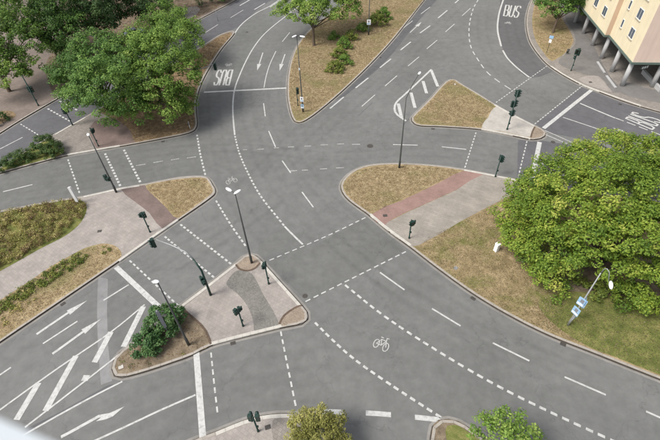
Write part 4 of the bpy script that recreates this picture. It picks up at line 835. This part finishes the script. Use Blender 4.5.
# small drain boxes in the verge
for key, px, wd, m in [('E2', (385, 216.5), .5, 'iron'), ('E2', (455.5, 269), .45, 'grey'), ('E2', (523, 262), .4, 'conc0'), ('SW', (121.5, 368), .45, 'kerbp'), ('W', (100, 232), .45, 'iron'), ('NE', (590, 83), .5, 'iron'), ('S1', (268, 428), .45, 'iron'), ('E1', (455, 85), .4, 'kerbp')]:
    o, h = ISL[key]; m = 'kerbp' if m == 'conc0' else m
    MB().box((*G(*px), h + .012), (wd, wd * .8, .05), random.uniform(0, 1.5)).build('inspection_cover', MT[m], o, bevel=.01)
bed('ground_cover', 'thin green weeds on the soil bed beneath the refuge bushes', 'plants', [(118, 366), (126, 354), (142, 345), (160, 345), (178, 352), (196, 348), (186, 354), (154, 364), (130, 371)], 1.2, .12, 'strip', (.1, .25), 40, (.04, .08), .2, .5)

# ------------------------------------------------------------------ parked car between the plaza trees
MT['carp'] = plain('car_paint', (.17, .20, .27), .25, .3, .05); MT['glass'] = plain('car_glass', (.03, .04, .055), .08, 0, .1, 3, .6); MT['tyre'] = plain('tyre', (.02, .02, .02), .9)
b = Vector((*G(136, 36), .12)); car = thing('parked_car', 'blue-grey parked car half hidden between the plaza trees', 'car', b)
yaw = .62; R = Matrix.Rotation(yaw, 3, 'Z')
def prism(profile, hw, taper=None):
    m = MB(); n = len(profile)
    for s in (-1, 1):
        for (x, z) in profile: m.v.append(R @ Vector((x, s * (hw if taper is None else taper(z, hw)), z)))
    m.f += [tuple(range(n))[::-1], tuple(range(n, 2 * n))] + [(i, (i + 1) % n, n + (i + 1) % n, n + i) for i in range(n)]; return m
prism([(-2.1, .25), (2.1, .25), (2.15, .6), (1.95, .82), (.95, .92), (-1.95, .95), (-2.15, .7)], .87).build('body', MT['carp'], car, bevel=.08)
prism([(-1.75, .94), (.95, .92), (.35, 1.4), (-1.35, 1.42)], .78, lambda z, h: h if z < 1.2 else h * .86).build('cabin_glass', MT['glass'], car, bevel=.04)
prism([(-1.3, 1.40), (.33, 1.385), (.2, 1.46), (-1.2, 1.47)], .66).build('roof', MT['carp'], car, bevel=.02)
for sx in (-1.3, 1.3):
    for sy in (-.8, .8):
        c = R @ Vector((sx, sy, .3)); ax = R @ Vector((0, .11, 0)); wv = MB().tube([c - ax, c + ax], .31, 18).build('wheel', MT['tyre'], car, True); MB().tube([c - ax * 1.04, c + ax * 1.04], .18, 12).build('rim', MT['gal'], wv)
for sy in (-.6, .6): MB().box(R @ Vector((2.1, sy, .68)), (.1, .3, .12), yaw).build('headlight', MT['white'], car)

# ------------------------------------------------------------------ cream building on columns
def stucco(name, c, var=.06):
    m, n, l, b = base_mat(name); co = coords(n, l); a = noise(n, l, co, .35, 6, .65); f = noise(n, l, co, 30, 3, .6)
    st = noise(n, l, coords(n, l, (1.2, 1.2, .08)), 1.5, 5, .7)
    k = ramp(n, l, a, [(.3, tuple(x * (1 - var) for x in c)), (.7, tuple(min(.95, x * (1 + var)) for x in c))]); k = mix(n, l, .5, k, ramp(n, l, st, [(.35, g3(.86)), (.65, g3(1.06))]), 'MULTIPLY')
    l.new(k, b.inputs['Base Color']); b.inputs['Roughness'].default_value = .9; bump(n, l, b, f, .2, .01); return m
MT['cream'] = stucco('cream_render', (.72, .63, .44)); MT['rose'] = stucco('rose_render', (.70, .55, .46)); MT['brownr'] = stucco('brown_render', (.56, .41, .30)); MT['conc'] = stucco('column_concrete', (.42, .42, .42), .1)
MT['trim'] = plain('grey_green_trim', (.11, .15, .13), .6); MT['frame'] = plain('window_frame', (.78, .79, .79), .5); MT['pane'] = plain('window_pane', (.09, .11, .14), .06, 0, .15, 2, .7); MT['sill'] = plain('window_sill', (.5, .45, .36), .8)
c0 = Vector(G(621.4, 86.4)); c3 = Vector(G(582.7, 34)); ax = (c3 - c0).normalized()           # along the arcade, away from the corner
out = Vector((-ax.y, ax.x)); out = out if out.x < 0 else -out                                    # facade faces the junction
SOF = 4.5; TOP = 27.0
cor = c0 - ax * .75 + out * .45                                                                  # building corner
bld = thing('apartment_building', 'cream and rose apartment building raised on concrete columns', 'building', (cor.x, cor.y, .1))
O = Vector((cor.x, cor.y, .1))
def BP(u, d, z): q = cor + ax * u + out * d; return Vector((q.x, q.y, z)) - O                     # u along facade, d outwards
def block(u0, u1, d0, d1, z0, z1, name, mat, parent=bld):
    v = [BP(u, d, z) for z in (z0, z1) for u, d in ((u0, d0), (u1, d0), (u1, d1), (u0, d1))]
    return mesh_obj(name, v, [(0, 3, 2, 1), (4, 5, 6, 7), (0, 1, 5, 4), (1, 2, 6, 5), (2, 3, 7, 6), (3, 0, 4, 7)], MT[mat], parent)
def hit(px, py, d=0.0):
    r = Vector(ray(px, py)); o = Vector((0, 0, CAMH)); q = cor + out * d; n3 = Vector((out.x, out.y, 0)); t = (Vector((q.x, q.y, 0)) - o).dot(n3) / r.dot(n3); h = o + r * t
    return (Vector((h.x, h.y)) - cor).dot(ax), h.z
USTEP = hit(610.5, 33)[0]; DST = .75
print('facade', USTEP, hit(632, 33), hit(605.5, 13), hit(642, 10), hit(622.5, 23), hit(635, 60))
block(0.012, USTEP, -14, 0, SOF, TOP, 'wall', 'cream')
block(USTEP + .003, 46, -14, DST, SOF, TOP, 'wall', 'cream')
block(-.006, .012, -14.0, 0, SOF - .004, TOP, 'end_wall', 'rose')
block(USTEP - .02, USTEP + .002, .004, DST + .006, SOF - .003, TOP, 'step_wall', 'brownr')
block(-.15, USTEP - .1, -14.1, .14, SOF - .32, SOF - .006, 'soffit_edge', 'trim'); block(USTEP - .09, 46, -14.1, DST + .14, SOF - .33, SOF - .008, 'soffit_edge', 'trim')
block(1.5, 46, -14, -9.2, 0, SOF - .33, 'arcade_wall', 'brownr')
for k in range(9):
    block(3 + k * 4.8, 5.6 + k * 4.8, -9.19, -9.12, .1, 2.8, 'shop_window', 'pane')
def window(u, z, wd, hg, d, mull):
    f = block(u - wd / 2, u + wd / 2, d - .02, d + .045, z - hg / 2, z + hg / 2, 'window', 'frame')
    n = mull
    for k in range(n):
        a = u - wd / 2 + .07 + k * (wd - .07) / n; e = a + (wd - .07) / n - .07
        block(a, e, d + .046, d + .052, z - hg / 2 + .08, z + hg / 2 - .08, 'pane', 'pane', f)
    block(u - wd / 2 - .1, u + wd / 2 + .1, d + .0, d + .16, z - hg / 2 - .1, z - hg / 2 - .01, 'sill', 'sill', f)
uw, zw = hit(632, 33); un, zn = hit(622.7, 23.3)
FL = 2.9
for fl in range(8):
    window(uw, zw + fl * FL, 1.55, 1.5, 0, 2); window(un, zn + fl * FL, .65, 1.3, 0, 1)
ul, zl = hit(605, 11, DST)
for fl in range(8):
    for k in range(9):
        window(ul + k * 4.3, zl + fl * FL, 1.55, 1.5, DST, 2)
for px, py in [(621.4, 86.4), (611.1, 72.3), (600.9, 59.1), (591.8, 46.1), (582.7, 34), (574.8, 22.7), (567.5, 12), (560.5, 2)]:
    q = Vector((*G(px, py), .1)) - O; MB().tube([q - Vector((0, 0, .05)), q + Vector((0, 0, SOF - .4))], .36, 16).build('column', MT['conc'], bld, True)
for k, (s, u0) in enumerate([(0, 3), (0, 9), (0, 15)]):
    q = BP(.6, -5 - k * 5, .0); MB().tube([q, q + Vector((0, 0, SOF - .35))], .36, 16).build('column', MT['conc'], bld, True)
# low walls in front of the arcade
def lowwall(label, a, b_, h=.4, wd=.3):
    p = Vector((*G(*a), .1)); q = Vector((*G(*b_), .1)); d = q - p; t = thing('low_wall', label, 'wall', p)
    MB().box(d / 2 + Vector((0, 0, h / 2 - .02)), (d.length, wd, h), rotz_to(d)).build('wall_body', MT['conc'], t, bevel=.02); MB().box(d / 2 + Vector((0, 0, h + .02)), (d.length + .06, wd + .06, .05), rotz_to(d)).build('coping', MT['conc'], t)
lowwall('low concrete edging along the arcade columns', (597, 63), (604, 74), .16, .3); lowwall('low concrete edging by the corner column of the cream building', (606, 77), (615, 89), .16, .3); lowwall('long concrete ramp wall beyond the building corner', (641.5, 74), (659, 93), .7, .35)
b = P(645, 67, 2.9); t = thing('hanging_sign', 'green hanging sign with white panels below the building corner', 'sign', b)
MB().box((0, 0, 0), (1.5, .12, .5), .3).build('board', MT['trim'], t, bevel=.01)
for k in (-.45, 0, .45): MB().box(Vector((k * math.cos(.3), k * math.sin(.3) - .07, 0)), (.28, .03, .38), .3).build('panel', MT['white'], t)
for k in (-.6, .6): MB().tube([(k * math.cos(.3), k * math.sin(.3), .2), (k * math.cos(.3), k * math.sin(.3), .75)], .02, 6).build('hanger', MT['pole'], t)

# ------------------------------------------------------------------ the tower the view is taken from: its pale parapet shows in the corner
zt = CAMH - .15
e0, e1 = P(0, 419, zt), P(50, 441, zt); ed = (e1 - e0).normalized(); eo = Vector((-ed.y, ed.x, 0)); eo = -eo if eo.y > 0 else eo      # eo points back, into the tower
MT['parapet'] = stucco('white_parapet', (.46, .50, .53), .04)
tw = thing('tower_parapet', 'out of focus white parapet edge of the tower the view is taken from', 'building', (e0.x, e0.y, 0))
oo = Vector((e0.x, e0.y, 0))
def tblock(name, a0, a1, d0, d1, z0, z1, mat):
    v = [e0 + ed * a + eo * d - oo for a, d in ((a0, d0), (a1, d0), (a1, d1), (a0, d1))]; v = [Vector((q.x, q.y, z)) for z in (z0, z1) for q in v]
    mesh_obj(name, v, [(0, 3, 2, 1), (4, 5, 6, 7), (0, 1, 5, 4), (1, 2, 6, 5), (2, 3, 7, 6), (3, 0, 4, 7)], MT[mat], tw)
tblock('coping', -1.2, 1.6, 0, .34, zt - .06, zt, 'parapet'); tblock('wall', -1.2, 1.6, .04, .3, -.1, zt - .061, 'parapet')
